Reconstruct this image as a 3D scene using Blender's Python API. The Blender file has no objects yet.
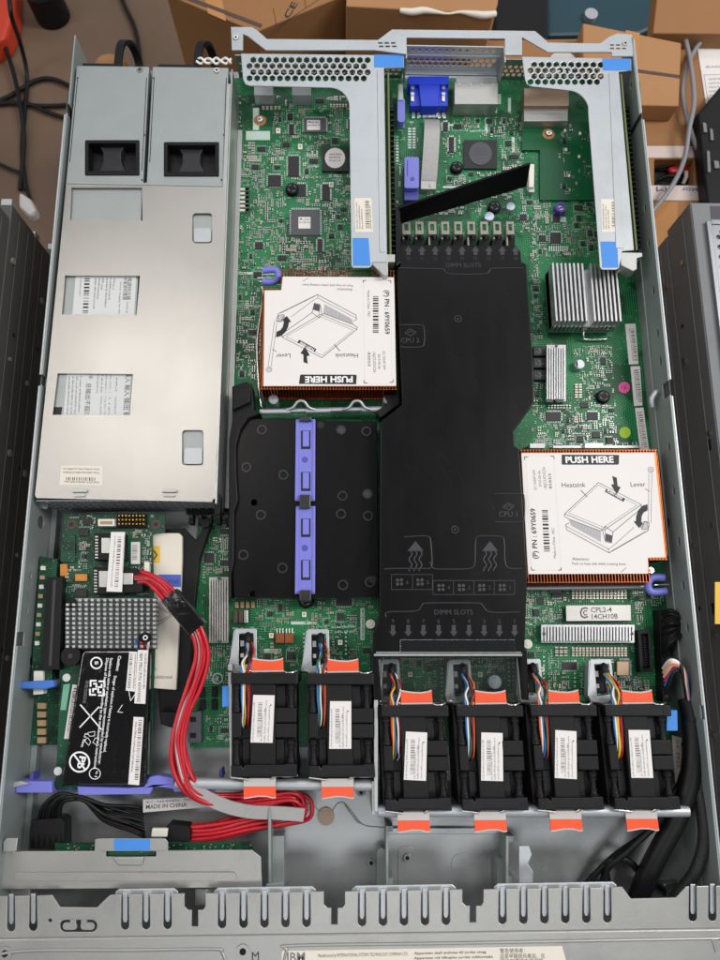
import bpy, math, random
import numpy as np
from mathutils import Vector, Matrix
from mathutils.geometry import tessellate_polygon
from math import sin, cos, pi, radians
random.seed(7)
S = 0.001                      # all helper lengths are millimetres
scene = bpy.context.scene
COL = scene.collection
# ------------------------------------------------------------------ camera pose (solved from the chassis edges)
TILT, YAW, ROLL = 0.2160868, -0.0273278, -0.0061607
CAM = Vector((-13.006, -470.417, 522.642))
MC = (Matrix.Rotation(YAW, 3, 'Y') @ Matrix.Rotation(TILT, 3, 'X') @ Matrix.Rotation(ROLL, 3, 'Z'))
def W(u, v, z):
    """photo measurement (720x960) -> world millimetres on the level z"""
    d = MC @ Vector(((u - 360) / 720.0, (480 - v) / 720.0, -1.0))
    t = (z - CAM.z) / d.z
    p = CAM + d * t
    return (p.x, p.y, z)
def W2(u, v, z):
    p = W(u, v, z); return (p[0], p[1])
def PX(pts, z): return [W2(u, v, z) for u, v in pts]
def WY(u, v, y):
    """photo measurement -> world on the vertical plane Y = y"""
    d = MC @ Vector(((u - 360) / 720.0, (480 - v) / 720.0, -1.0))
    t = (y - CAM.y) / d.y
    return tuple(CAM + d * t)
def WX(u, v, x):
    d = MC @ Vector(((u - 360) / 720.0, (480 - v) / 720.0, -1.0))
    t = (x - CAM.x) / d.x
    return tuple(CAM + d * t)
# ------------------------------------------------------------------ mesh builder
def area2(p): return sum(p[i][0]*p[(i+1) % len(p)][1] - p[(i+1) % len(p)][0]*p[i][1] for i in range(len(p)))
def ccw(p): return list(p) if area2(p) > 0 else list(p)[::-1]
_tc = {}
class MB:
    def __init__(s): s.v = []; s.f = []; s.m = []; s.s = []; s.g = []; s.k = 0; s.deep = 0
    def add(s, vs, fs, mi=0, sm=False):
        o = len(s.v); s.v += [tuple(x) for x in vs]
        if not s.deep: s.k += 1
        for f in fs: s.f.append([i + o for i in f]); s.m.append(mi); s.s.append(sm); s.g.append(s.k)
    def box(s, x0, y0, z0, x1, y1, z1, mi=0):
        s.prism([(x0, y0), (x1, y0), (x1, y1), (x0, y1)], z0, z1, mi)
    def obox(s, cx, cy, z0, z1, sx, sy, a=0, mi=0):
        c, n = cos(a), sin(a)
        s.prism([(cx + c*x - n*y, cy + n*x + c*y) for x, y in ((-sx/2, -sy/2), (sx/2, -sy/2), (sx/2, sy/2), (-sx/2, sy/2))], z0, z1, mi)
    def plate(s, poly, a0, a1, mi=0, holes=(), axis='z'):
        """2-D outline with holes, extruded along an axis"""
        poly = ccw(poly); holes = [ccw(h)[::-1] for h in holes]
        loops = [poly] + holes
        flat = [p for l in loops for p in l]
        if len(poly) == 4 and not holes: tris = None
        else:
            tris = tessellate_polygon([[Vector((x, y, 0)) for x, y in l] for l in loops])
        def to3(p, a):
            if axis == 'z': return (p[0], p[1], a)
            if axis == 'x': return (a, p[0], p[1])
            return (p[0], a, p[1])
        n = len(flat)
        vs = [to3(p, a0) for p in flat] + [to3(p, a1) for p in flat]
        fs = []
        if tris is None: fs += [[3, 2, 1, 0], [4, 5, 6, 7]]
        else:
            for t in tris:
                a, b, c = t
                if area2([flat[a], flat[b], flat[c]]) < 0: a, c = c, a
                fs.append([c, b, a]); fs.append([a + n, b + n, c + n])
        o = 0
        for l in loops:
            k = len(l)
            for i in range(k):
                j = (i + 1) % k
                fs.append([o + i, o + j, o + j + n, o + i + n])
            o += k
        s.add(vs, fs, mi)
    def prism(s, poly, z0, z1, mi=0, holes=()): s.plate(poly, z0, z1, mi, holes)
    def ppx(s, pts, z0, z1, mi=0, holes=()):
        """outline measured at its top level z1, dropped to z0"""
        s.plate(PX(pts, z1), z0, z1, mi, [PX(h, z1) for h in holes])
    def sheet(s, poly3, mi=0): s.add(poly3, [list(range(len(poly3)))], mi)
    def flat(s, pts, z, mi=0):
        """thin printed shape on level z"""
        p = ccw(PX(pts, z))
        if len(p) <= 4 and False: s.add([(x, y, z) for x, y in p], [list(range(len(p)))], mi)
        else:
            t = tessellate_polygon([[Vector((x, y, 0)) for x, y in p]])
            fs = []
            for a, b, c in t:
                if area2([p[a], p[b], p[c]]) < 0: a, c = c, a
                fs.append([a, b, c])
            s.add([(x, y, z) for x, y in p], fs, mi)
    def line(s, pts, w, z, mi=0):
        """printed line through photo points"""
        P = [Vector(W2(u, v, z)) for u, v in pts]
        for i in range(len(P) - 1):
            d = P[i+1] - P[i]
            if d.length < 1e-6: continue
            d.normalize(); n = Vector((-d.y, d.x)) * (w/2); zz = z + 0.002 * (i % 5)
            a, b = P[i] - d*w*.3, P[i+1] + d*w*.3
            s.add([(*(a - n), zz), (*(b - n), zz), (*(b + n), zz), (*(a + n), zz)], [[0, 1, 2, 3]], mi)
    def text(s, body, A, B, z, mi=0, h=None, bold=0.0, fit=True):
        """lettering whose baseline runs from photo point A to B"""
        a = Vector(W2(*A, z)); b = Vector(W2(*B, z))
        s.text3(body, Vector((*a, z)), Vector((*b, z)), Vector((0, 0, 1)), mi, h, bold)
    def mark(s, body, c, size, z, mi=0, bold=0.0):
        """upright lettering of a given height centred on a photo point"""
        vs, fs, w = glyphs(body, bold); x, y = W2(*c, z); k = size/.72
        s.text3(body, Vector((x - w*k/2, y - size/2, z)), Vector((x + w*k/2, y - size/2, z)), Vector((0, 0, 1)), mi, None, bold)
    def text3(s, body, a, b, nrm, mi=0, h=None, bold=0.0):
        vs, fs, w = glyphs(body, bold)
        ux = (b - a); L = ux.length; ux.normalize(); uy = nrm.cross(ux)
        k = L / w; ky = k if h is None else h / 1.02
        s.add([a + ux*(x*k) + uy*(y*ky) for x, y in vs], fs, mi)
    def cyl(s, x, y, z0, z1, r, mi=0, n=20, r2=None, mi2=None):
        r2 = r if r2 is None else r2
        a = [2*pi*i/n for i in range(n)]
        s.add([(x + r*cos(t), y + r*sin(t), z0) for t in a] + [(x + r2*cos(t), y + r2*sin(t), z1) for t in a],
              [[i, (i+1) % n, (i+1) % n + n, i + n] for i in range(n)], mi, True)
        s.add([(x + r2*cos(t), y + r2*sin(t), z1) for t in a], [list(range(n))], mi if mi2 is None else mi2)
        s.add([(x + r*cos(t), y + r*sin(t), z0) for t in a], [list(range(n))[::-1]], mi)
    def ring(s, x, y, z0, z1, r0, r1, mi=0, n=24):
        a = [2*pi*i/n for i in range(n)]
        s.plate([(x + r1*cos(t), y + r1*sin(t)) for t in a], z0, z1, mi, [[(x + r0*cos(t), y + r0*sin(t)) for t in a]])
    def tube(s, pts, r, mi=0, n=8, sub=8, smooth=True):
        P = [Vector(p) for p in pts]
        if smooth and len(P) > 2: P = catmull(P, sub)
        n0 = None; rings = []
        for i, p in enumerate(P):
            d = (P[min(i+1, len(P)-1)] - P[max(i-1, 0)])
            if d.length < 1e-9: d = Vector((1, 0, 0))
            d.normalize()
            if n0 is None: n0 = d.orthogonal().normalized()
            n0 = n0 - d*n0.dot(d)
            if n0.length < 1e-6: n0 = d.orthogonal()
            n0.normalize(); b = d.cross(n0)
            rr = r(i/(len(P)-1)) if callable(r) else r
            rings.append([p + (n0*cos(2*pi*k/n) + b*sin(2*pi*k/n))*rr for k in range(n)])
        vs = [q for rg in rings for q in rg]; fs = []
        for i in range(len(rings)-1):
            for k in range(n):
                fs.append([i*n + k, i*n + (k+1) % n, (i+1)*n + (k+1) % n, (i+1)*n + k])
        s.add(vs, fs, mi, True)
        s.add(rings[0], [list(range(n))[::-1]], mi); s.add(rings[-1], [list(range(n))], mi)
    def ribbon(s, pts, w, t, mi=0, sub=8, side=None):
        """flat cable: centre line, half-width vector from `side`"""
        P = catmull([Vector(p) for p in pts], sub); vs = []
        for i, p in enumerate(P):
            d = (P[min(i+1, len(P)-1)] - P[max(i-1, 0)]).normalized()
            sd = side(i/(len(P)-1)) if callable(side) else (side or Vector((0, 0, 1)).cross(d))
            sd = (sd - d*sd.dot(d)).normalized(); u = d.cross(sd)
            vs += [p + sd*w/2 + u*t/2, p - sd*w/2 + u*t/2, p - sd*w/2 - u*t/2, p + sd*w/2 - u*t/2]
        fs = []
        for i in range(len(P)-1):
            for k in range(4): fs.append([i*4 + k, i*4 + (k+1) % 4, (i+1)*4 + (k+1) % 4, (i+1)*4 + k])
        s.add(vs, fs, mi); m = len(vs)
        s.add(vs[:4], [[0, 1, 2, 3]], mi); s.add(vs[-4:], [[3, 2, 1, 0]], mi)
    def ball(s, c, r, mi=0, n=12, sq=(1, 1, 1)):
        vs = [(c[0], c[1], c[2] + r*sq[2])]; m = n//2
        for i in range(1, m):
            for k in range(n):
                a, b = pi*i/m, 2*pi*k/n
                vs.append((c[0] + r*sq[0]*sin(a)*cos(b), c[1] + r*sq[1]*sin(a)*sin(b), c[2] + r*sq[2]*cos(a)))
        vs.append((c[0], c[1], c[2] - r*sq[2])); fs = [[0, 1 + k, 1 + (k+1) % n] for k in range(n)]
        for i in range(m-2):
            for k in range(n): fs.append([1 + i*n + k, 1 + (i+1)*n + k, 1 + (i+1)*n + (k+1) % n, 1 + i*n + (k+1) % n])
        e = len(vs)-1; fs += [[e, 1 + (m-2)*n + (k+1) % n, 1 + (m-2)*n + k] for k in range(n)]
        s.add(vs, fs, mi, True)
    def xf(s, fn): s.v = [tuple(fn(Vector(p))) for p in s.v]; return s
    def clusters(s):
        """shapes that touch one another belong together"""
        V = np.array(s.v); ids = sorted(set(s.g)); bb = {}
        if len(ids) < 2 or len(ids) > 90: return None
        for f, g in zip(s.f, s.g):
            q = V[f]; a, c = q.min(0), q.max(0)
            bb[g] = (np.minimum(bb[g][0], a), np.maximum(bb[g][1], c)) if g in bb else (a, c)
        rt = {i: i for i in ids}
        def find(i):
            while rt[i] != i: i = rt[i]
            return i
        for x in range(len(ids)):
            for y in range(x):
                A, B = bb[ids[x]], bb[ids[y]]
                if (A[0] - .4 <= B[1]).all() and (B[0] - .4 <= A[1]).all(): rt[find(ids[x])] = find(ids[y])
        out = {}
        for i in ids: out.setdefault(find(i), set()).add(i)
        return list(out.values()) if 1 < len(out) <= 16 else None
    def subset(s, keep):
        m = MB(); mp = {}
        for f, mi, sm, g in zip(s.f, s.m, s.s, s.g):
            if g in keep:
                for i in f:
                    if i not in mp: mp[i] = len(m.v); m.v.append(s.v[i])
                m.f.append([mp[i] for i in f]); m.m.append(mi); m.s.append(sm); m.g.append(g)
        return m
    def build(s, name, mats, parent=None, bevel=0, seg=2, label=None, kind=None, org=None):
        if parent is not None and kind is None and not any(w in name for w in ('print', 'lettering', 'marking', 'rating', 'instruction', 'lead')):
            cl = s.clusters()
            if cl:
                r = [s.subset(k).build1(name, mats, parent, bevel, seg, label, kind, org) for k in cl]
                return r[0]
        return s.build1(name, mats, parent, bevel, seg, label, kind, org)
    def build1(s, name, mats, parent=None, bevel=0, seg=2, label=None, kind=None, org=None):
        if not isinstance(mats, (list, tuple)): mats = [mats]
        if parent is not None: o = ORG[parent.name]
        elif org is not None: o = Vector(org)
        else:
            a = np.array(s.v); mn, mx = a.min(0), a.max(0)
            o = Vector(((mn[0]+mx[0])/2, (mn[1]+mx[1])/2, mn[2]))
        me = bpy.data.meshes.new(name)
        me.from_pydata([((p[0]-o.x)*S, (p[1]-o.y)*S, (p[2]-o.z)*S) for p in s.v], [], s.f)
        for m in mats: me.materials.append(m)
        me.polygons.foreach_set('material_index', s.m); me.polygons.foreach_set('use_smooth', s.s)
        me.update()
        ob = bpy.data.objects.new(name, me); COL.objects.link(ob)
        if parent is not None: ob.parent = parent
        else: ob.location = o*S
        ORG[ob.name] = o
        if bevel:
            b = ob.modifiers.new('bevel', 'BEVEL'); b.width = bevel*S; b.segments = seg
            b.limit_method = 'ANGLE'; b.angle_limit = radians(40); b.use_clamp_overlap = True
        if label: ob['label'] = label
        if kind: ob['kind'] = kind
        return ob
ORG = {}
def _group(fn):
    def w(s, *a, **k):
        if not s.deep: s.k += 1
        s.deep += 1
        try: return fn(s, *a, **k)
        finally: s.deep -= 1
    return w
for _n in ('plate', 'cyl', 'tube', 'ribbon', 'ball', 'flat', 'line', 'text3'): setattr(MB, _n, _group(getattr(MB, _n)))
def catmull(P, sub):
    out = []
    for i in range(len(P)-1):
        p0, p1, p2, p3 = P[max(i-1, 0)], P[i], P[i+1], P[min(i+2, len(P)-1)]
        for k in range(sub):
            t = k/sub
            out.append(0.5*((2*p1) + (p2-p0)*t + (2*p0-5*p1+4*p2-p3)*t*t + (3*p1-p0-3*p2+p3)*t*t*t))
    out.append(P[-1].copy()); return out
def glyphs(body, bold=0.0):
    key = (body, bold)
    if key in _tc: return _tc[key]
    cu = bpy.data.curves.new('lettering', 'FONT'); cu.body = body; cu.size = 1.0; cu.resolution_u = 2; cu.offset = bold
    ob = bpy.data.objects.new('lettering', cu); COL.objects.link(ob)
    dg = bpy.context.evaluated_depsgraph_get(); me = ob.evaluated_get(dg).to_mesh()
    vs = [(v.co.x, v.co.y) for v in me.vertices]; fs = [list(p.vertices) for p in me.polygons]
    ob.evaluated_get(dg).to_mesh_clear()
    bpy.data.objects.remove(ob); bpy.data.curves.remove(cu)
    if not vs: vs = [(0, 0), (1, 0), (1, .7)]; fs = [[0, 1, 2]]
    x0 = min(v[0] for v in vs); x1 = max(v[0] for v in vs)
    r = ([(x - x0, y) for x, y in vs], fs, max(x1 - x0, 1e-3)); _tc[key] = r; return r
def thing(name, label, cat, loc=(0, 0, 0), group=None):
    o = bpy.data.objects.new(name, None); COL.objects.link(o); o.empty_display_size = 0.01
    o.location = Vector(loc)*S; o['label'] = label; o['category'] = cat
    if group: o['group'] = group
    ORG[o.name] = Vector(loc); return o
def tag(o, label, cat, group=None):
    o['label'] = label; o['category'] = cat
    if group: o['group'] = group
    return o
def copy_tree(o, parent=None):
    c = o.copy(); COL.objects.link(c); c.parent = parent; ORG[c.name] = ORG[o.name]
    for ch in [k for k in bpy.data.objects if k.parent == o]: copy_tree(ch, c)
    return c
# ------------------------------------------------------------------ materials
def lin(h):
    h = h.lstrip('#'); r = [int(h[i:i+2], 16)/255 for i in (0, 2, 4)]
    return [((c + .055)/1.055)**2.4 if c > .04045 else c/12.92 for c in r] + [1]
def mat(name, col, rough=.5, metal=0.0, var=.12, scale=60, bump=.05, bscale=900, rvar=.1, coat=0.0, spec=.5, dirt=0.0, aniso=None):
    if isinstance(col, str): col = lin(col)
    m = bpy.data.materials.new(name); m.use_nodes = True; nt = m.node_tree; N = nt.nodes; Lk = nt.links
    b = N['Principled BSDF']; b.inputs['Metallic'].default_value = metal; b.inputs['Specular IOR Level'].default_value = spec
    if coat: b.inputs['Coat Weight'].default_value = coat; b.inputs['Coat Roughness'].default_value = .08
    tc = N.new('ShaderNodeTexCoord'); n1 = N.new('ShaderNodeTexNoise'); n1.inputs['Scale'].default_value = scale; n1.inputs['Detail'].default_value = 6
    Lk.new(tc.outputs['Object'], n1.inputs['Vector'])
    if aniso:
        mp = N.new('ShaderNodeMapping'); mp.inputs['Scale'].default_value = aniso
        Lk.new(tc.outputs['Object'], mp.inputs['Vector']); Lk.new(mp.outputs['Vector'], n1.inputs['Vector'])
    mx = N.new('ShaderNodeMix'); mx.data_type = 'RGBA'
    lo = [c*(1-var) for c in col[:3]] + [1]; hi = [min(1, c*(1+var)) for c in col[:3]] + [1]
    mx.inputs[6].default_value = lo; mx.inputs[7].default_value = hi
    Lk.new(n1.outputs['Fac'], mx.inputs[0]); last = mx.outputs[2]
    if dirt:
        n3 = N.new('ShaderNodeTexNoise'); n3.inputs['Scale'].default_value = scale*.35; n3.inputs['Detail'].default_value = 9; n3.inputs['Roughness'].default_value = .7
        Lk.new(tc.outputs['Object'], n3.inputs['Vector'])
        rp = N.new('ShaderNodeValToRGB'); rp.color_ramp.elements[0].position = .52; rp.color_ramp.elements[1].position = .75
        Lk.new(n3.outputs['Fac'], rp.inputs['Fac'])
        ml = N.new('ShaderNodeMath'); ml.operation = 'MULTIPLY'; ml.inputs[1].default_value = dirt; Lk.new(rp.outputs['Color'], ml.inputs[0])
        m2 = N.new('ShaderNodeMix'); m2.data_type = 'RGBA'; m2.inputs[7].default_value = [c*.45 for c in col[:3]] + [1]
        Lk.new(ml.outputs[0], m2.inputs[0]); Lk.new(last, m2.inputs[6]); last = m2.outputs[2]
    Lk.new(last, b.inputs['Base Color'])
    mr = N.new('ShaderNodeMapRange'); mr.inputs['To Min'].default_value = max(0.02, rough - rvar); mr.inputs['To Max'].default_value = min(1, rough + rvar)
    Lk.new(n1.outputs['Fac'], mr.inputs['Value']); Lk.new(mr.outputs['Result'], b.inputs['Roughness'])
    if bump:
        n2 = N.new('ShaderNodeTexNoise'); n2.inputs['Scale'].default_value = bscale; n2.inputs['Detail'].default_value = 4
        Lk.new(tc.outputs['Object'], n2.inputs['Vector'])
        bp = N.new('ShaderNodeBump'); bp.inputs['Strength'].default_value = bump; bp.inputs['Distance'].default_value = .0006
        Lk.new(n2.outputs['Fac'], bp.inputs['Height']); Lk.new(bp.outputs['Normal'], b.inputs['Normal'])
    return m
def pcb(name, base, light, sc=1.0):
    """solder-masked board: copper pours, bundles of traces and vias under the lacquer"""
    m = bpy.data.materials.new(name); m.use_nodes = True; nt = m.node_tree; N = nt.nodes; Lk = nt.links
    b = N['Principled BSDF']; b.inputs['Roughness'].default_value = .36; b.inputs['Specular IOR Level'].default_value = .35
    tc = N.new('ShaderNodeTexCoord')
    def mp(rot, s):
        k = N.new('ShaderNodeMapping'); k.inputs['Rotation'].default_value = (0, 0, rot); k.inputs['Scale'].default_value = s
        Lk.new(tc.outputs['Object'], k.inputs['Vector']); return k
    def math_(op, a, bb=None):
        k = N.new('ShaderNodeMath'); k.operation = op
        for i, q in enumerate((a, bb)):
            if q is None: continue
            if isinstance(q, (int, float)): k.inputs[i].default_value = q
            else: Lk.new(q, k.inputs[i])
        return k.outputs[0]
    def wave(rot, s):
        k = N.new('ShaderNodeTexWave'); k.inputs['Scale'].default_value = s; k.inputs['Distortion'].default_value = 0
        Lk.new(mp(rot, (1, 1, 1)).outputs[0], k.inputs['Vector']); return math_('GREATER_THAN', k.outputs['Fac'], .62)
    def blob(s, th, seed):
        k = N.new('ShaderNodeTexVoronoi'); k.inputs['Scale'].default_value = s; k.distance = 'CHEBYCHEV'
        mm = mp(0, (1, 1, 1)); mm.inputs['Location'].default_value = (seed, seed*1.7, 0); Lk.new(mm.outputs[0], k.inputs['Vector'])
        sp = N.new('ShaderNodeSeparateColor'); Lk.new(k.outputs['Color'], sp.inputs[0])
        return math_('GREATER_THAN', sp.outputs[0], th)
    t1 = math_('MULTIPLY', wave(0, 190*sc), blob(55*sc, .62, 3)); t2 = math_('MULTIPLY', wave(pi/2, 190*sc), blob(48*sc, .62, 11))
    t3 = math_('MULTIPLY', wave(pi/4, 170*sc), blob(40*sc, .7, 23)); pour = math_('MULTIPLY', blob(35*sc, .6, 41), .45)
    tot = math_('MAXIMUM', math_('MAXIMUM', t1, t2), math_('MAXIMUM', t3, pour))
    mx = N.new('ShaderNodeMix'); mx.data_type = 'RGBA'; mx.inputs[6].default_value = lin(base); mx.inputs[7].default_value = lin(light)
    Lk.new(math_('MULTIPLY', tot, .75), mx.inputs[0])
    vo = N.new('ShaderNodeTexVoronoi'); vo.inputs['Scale'].default_value = 330*sc; vo.inputs['Randomness'].default_value = .85
    Lk.new(tc.outputs['Object'], vo.inputs['Vector'])
    via = math_('MULTIPLY', math_('LESS_THAN', vo.outputs['Distance'], .13), blob(60*sc, .35, 57))
    m2 = N.new('ShaderNodeMix'); m2.data_type = 'RGBA'; m2.inputs[7].default_value = lin('#8fae98')
    Lk.new(via, m2.inputs[0]); Lk.new(mx.outputs[2], m2.inputs[6]); Lk.new(m2.outputs[2], b.inputs['Base Color'])
    bp = N.new('ShaderNodeBump'); bp.inputs['Strength'].default_value = .25; bp.inputs['Distance'].default_value = .0001
    Lk.new(tot, bp.inputs['Height']); Lk.new(bp.outputs['Normal'], b.inputs['Normal'])
    return m
def clear(name, tint, amt=.12, rough=.08):
    m = bpy.data.materials.new(name); m.use_nodes = True; nt = m.node_tree; N = nt.nodes; Lk = nt.links
    N.remove(N['Principled BSDF']); out = N['Material Output']
    t = N.new('ShaderNodeBsdfTransparent'); t.inputs[0].default_value = tint
    g = N.new('ShaderNodeBsdfGlossy'); g.inputs['Roughness'].default_value = rough
    fr = N.new('ShaderNodeFresnel'); fr.inputs[0].default_value = 1.5
    ad = N.new('ShaderNodeMath'); ad.inputs[1].default_value = amt; Lk.new(fr.outputs[0], ad.inputs[0])
    mx = N.new('ShaderNodeMixShader'); Lk.new(ad.outputs[0], mx.inputs[0]); Lk.new(t.outputs[0], mx.inputs[1]); Lk.new(g.outputs[0], mx.inputs[2])
    Lk.new(mx.outputs[0], out.inputs[0]); return m
M = {}
M['galv'] = mat('galvanised_steel', '#b4b6b3', .42, .9, .07, 45, .10, 1300, .07)
M['galv_light'] = mat('bright_zinc_steel', '#b9bdc0', .45, .7, .06, 45, .15, 1300, .08, dirt=.25)
M['psu_steel'] = mat('power_supply_steel', '#a6acac', .46, .8, .06, 60, .3, 1300, .06, dirt=.12)
M['cover_steel'] = mat('cage_cover_steel', '#b3b1ad', .36, .92, .06, 18, .07, 1500, .07, dirt=.2)
M['wall_steel'] = mat('side_wall_steel', '#8d9593', .5, .35, .08, 30, .08, 1200, .08, dirt=.25)
M['floor_steel'] = mat('chassis_floor_steel', '#9b9e9e', .4, .8, .14, 25, .18, 1300, .12, dirt=.5)
M['front_steel'] = mat('front_cover_steel', '#aaa9a5', .42, .75, .09, 40, .22, 1400, .1, dirt=.4)
M['chrome'] = mat('nickel_wire', '#d0cfca', .22, 1, .05, 80, 0)
M['dark_steel'] = mat('dark_coated_steel', '#4b4c49', .55, 0, .15, 20, .12, 900, .1, dirt=.25)
M['grey_steel'] = mat('grey_painted_steel', '#77797b', .6, 0, .1, 20, .1, 900, .1, dirt=.3)
M['grille_steel'] = mat('pale_grille_steel', '#9a9da2', .4, .8, .1, 30, .1, 900)
M['copper'] = mat('copper_fin', '#91502f', .36, .95, .12, 200, .05, 900, .1)
M['copper_red'] = mat('reddened_copper', '#b03a1e', .4, .6, .15, 200, .05)  # base plate copper, red inter-reflection from the fins put into its colour
M['paper'] = mat('white_label_paper', '#e0dbd8', .62, 0, .02, 60, .03, 1800, .05)
M['paper_warm'] = mat('cream_label_paper', '#ddd6c8', .62, 0, .03, 60, .03)
M['paper_grey'] = mat('pale_grey_label', '#cdcdcd', .55, 0, .03, 60, .03)
M['ink'] = mat('black_ink', '#17161a', .55, 0, .1, 200, 0)
M['ink_grey'] = mat('grey_ink', '#77757a', .6, 0, .1, 200, 0)
M['ink_mid'] = mat('dark_grey_ink', '#45434a', .6, 0, .1, 200, 0)
M['ink_white'] = mat('white_ink', '#ececec', .6, 0, .03, 200, 0)
M['blk'] = mat('black_plastic', '#0f0f11', .5, 0, .2, 80, .2, 1600, .1, spec=.25)
M['baffle'] = mat('black_baffle_plastic', '#070709', .32, 0, .25, 30, .08, 1900, .05, spec=.22, aniso=(3, 1, 1))
M['emboss'] = mat('embossed_pale_plastic', '#2f2f33', .5, 0, .15, 200, .05)  # paler grey than the black plastic around it
M['emboss_hi'] = mat('embossed_edge_plastic', '#232327', .35, 0, .15, 200, .05)
M['fan'] = mat('fan_plastic', '#0f0e10', .5, 0, .2, 120, .2, 1200, .1, spec=.28)
M['fan_hi'] = mat('fan_frame_plastic', '#111013', .42, 0, .15, 120, .2, 1200, spec=.3)
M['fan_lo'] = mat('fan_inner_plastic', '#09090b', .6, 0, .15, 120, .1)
M['orange'] = mat('orange_tab_plastic', '#ec5226', .42, 0, .06, 100, .05)
M['tabwhite'] = mat('white_tab_plastic', '#bdb9b6', .45, 0, .05, 100, .05)
M['blue'] = mat('sky_blue_sticker', '#3d86d6', .5, 0, .04, 100, .03)
M['purple'] = mat('lavender_blue_plastic', '#7578cf', .40, 0, .06, 100, .06)
M['purple_lo'] = mat('deep_lavender_plastic', '#4a4a9c', .45, 0, .08, 100, .06)
M['vga'] = mat('royal_blue_plastic', '#1737c0', .42, 0, .1, 150, .05)
M['red'] = mat('red_cable_jacket', '#b80e22', .36, 0, .18, 150, .1, coat=.2)
M['blackcable'] = mat('black_cable_jacket', '#0e0e0f', .48, 0, .2, 200, .15, spec=.3)
M['greycable'] = mat('grey_cable_jacket', '#86858a', .45, 0, .08, 200, .05)
M['ribbon'] = mat('grey_flat_cable', '#a9a7a6', .42, .2, .1, 400, .1, aniso=(1, 1, 1))
M['clearplastic'] = clear('smoky_clear_plastic', (.90, .91, .90, 1), .07, .10)
M['latch'] = mat('milky_latch_plastic', '#8f8d82', .3, 0, .15, 300, .1)
M['board'] = pcb('green_circuit_board', '#0a4a28', '#2c8a54')
M['board_plain'] = mat('plain_green_lacquer', '#0d5430', .35, 0, .12, 50, .05, 300, .05, spec=.35)
M['board_d'] = pcb('dark_green_circuit_board', '#0b3020', '#1d5a3e', 1.3)
M['edge'] = mat('board_edge', '#5d6b40', .6, 0, .1, 300, 0)
M['ic'] = mat('chip_epoxy', '#1b1b1e', .5, 0, .15, 300, .1, 2500)
M['ic_grey'] = mat('grey_chip_epoxy', '#4a4b50', .45, 0, .1, 300, .1, 2500)
M['solder'] = mat('tinned_pads', '#c9cac6', .32, .8, .1, 500, 0)
M['tan'] = mat('tan_ceramic', '#a68a66', .5, 0, .15, 500, 0)
M['brown'] = mat('dark_ceramic', '#4b3a30', .5, 0, .2, 500, 0)
M['silk'] = mat('white_silkscreen', '#b9cfc3', .6, 0, .05, 300, 0)
M['silk_dim'] = mat('faded_silkscreen', '#6fa78e', .6, 0, .05, 300, 0)
M['gold'] = mat('gold_plating', '#c9a04c', .3, 1, .1, 300, 0)
M['alu'] = mat('milled_aluminium', '#bfc0c1', .36, .85, .06, 200, .12, 1500, .08)
M['alu_dull'] = mat('dull_aluminium', '#b4b3ae', .42, .8, .08, 200, .15, 1500)
M['white_pl'] = mat('white_connector_plastic', '#dedccf', .45, 0, .05, 300, .05)
M['orange_part'] = mat('orange_component', '#c67f2d', .45, 0, .1, 300, 0)
M['amber'] = mat('amber_film_capacitor', '#8a4a20', .35, 0, .15, 300, 0)
M['pink'] = mat('pink_sticker', '#e0529a', .55, 0, .05, 300, 0)
M['lime'] = mat('lime_sticker', '#9fc92f', .55, 0, .05, 300, 0)
M['yellow'] = mat('yellow_sticker', '#e5b83a', .55, 0, .05, 300, 0)
M['capblue'] = mat('capacitor_top', '#c4d2dc', .3, .7, .1, 300, 0)
M['violet'] = mat('violet_sleeve', '#4a2f93', .4, 0, .1, 300, 0)
M['foil'] = mat('black_glossy_foil', '#0d0b0c', .14, 0, .2, 60, .9, 130, .06, coat=.7)
M['card'] = mat('brown_cardboard', '#94683f', .75, 0, .10, 14, .15, 500, .05, dirt=.2)
M['card2'] = mat('pale_cardboard', '#a87a50', .75, 0, .08, 14, .15, 500, .05, dirt=.15)
M['tape'] = mat('white_packing_tape', '#cdbdb6', .35, 0, .06, 30, .2, 150, .08)
M['tapeclear'] = mat('brown_packing_tape', '#b5814f', .22, 0, .06, 30, .25, 120, .06)
M['teal'] = mat('teal_plastic', '#0f3a47', .5, 0, .15, 20, .1)
M['bin_red'] = mat('orange_red_plastic', '#c03a20', .5, 0, .1, 20, .1)
WIRE = {k: mat(k + '_wire', h, .35, 0, .05, 300, 0) for k, h in dict(blue='#2b6fb5', white='#e6e2df', yellow='#d9b52f', green='#2f6b46', darkred='#8d1f33', red='#c8202a', orange='#dd6a2e', black='#161617', peach='#e9b89c').items()}
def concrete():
    m = mat('concrete_floor', '#6b5646', .8, 0, .5, 4.5, .4, 120, .08, dirt=.7); return m  # dark brown base and broad mottling stand in for shade over the floor
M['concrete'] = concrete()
def bars(mb, A, B, wd, z, mi=1, n=26, rnd=None, bold=1.0):
    """bar code: bars stacked along A->B (photo px), bar length wd (px, perpendicular offset vector)"""
    rnd = rnd or random.Random(int(A[0]*7 + A[1]))
    t = 0.0
    while t < 1:
        w = bold*rnd.choice((.5, .5, .9, 1.4))/n/1.6; g = rnd.choice((.6, .9, 1.2))/n
        t1 = min(1, t + w)
        a = (A[0] + (B[0]-A[0])*t, A[1] + (B[1]-A[1])*t); b = (A[0] + (B[0]-A[0])*t1, A[1] + (B[1]-A[1])*t1)
        mb.flat([a, b, (b[0] + wd[0], b[1] + wd[1]), (a[0] + wd[0], a[1] + wd[1])], z, mi)
        t = t1 + g
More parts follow.
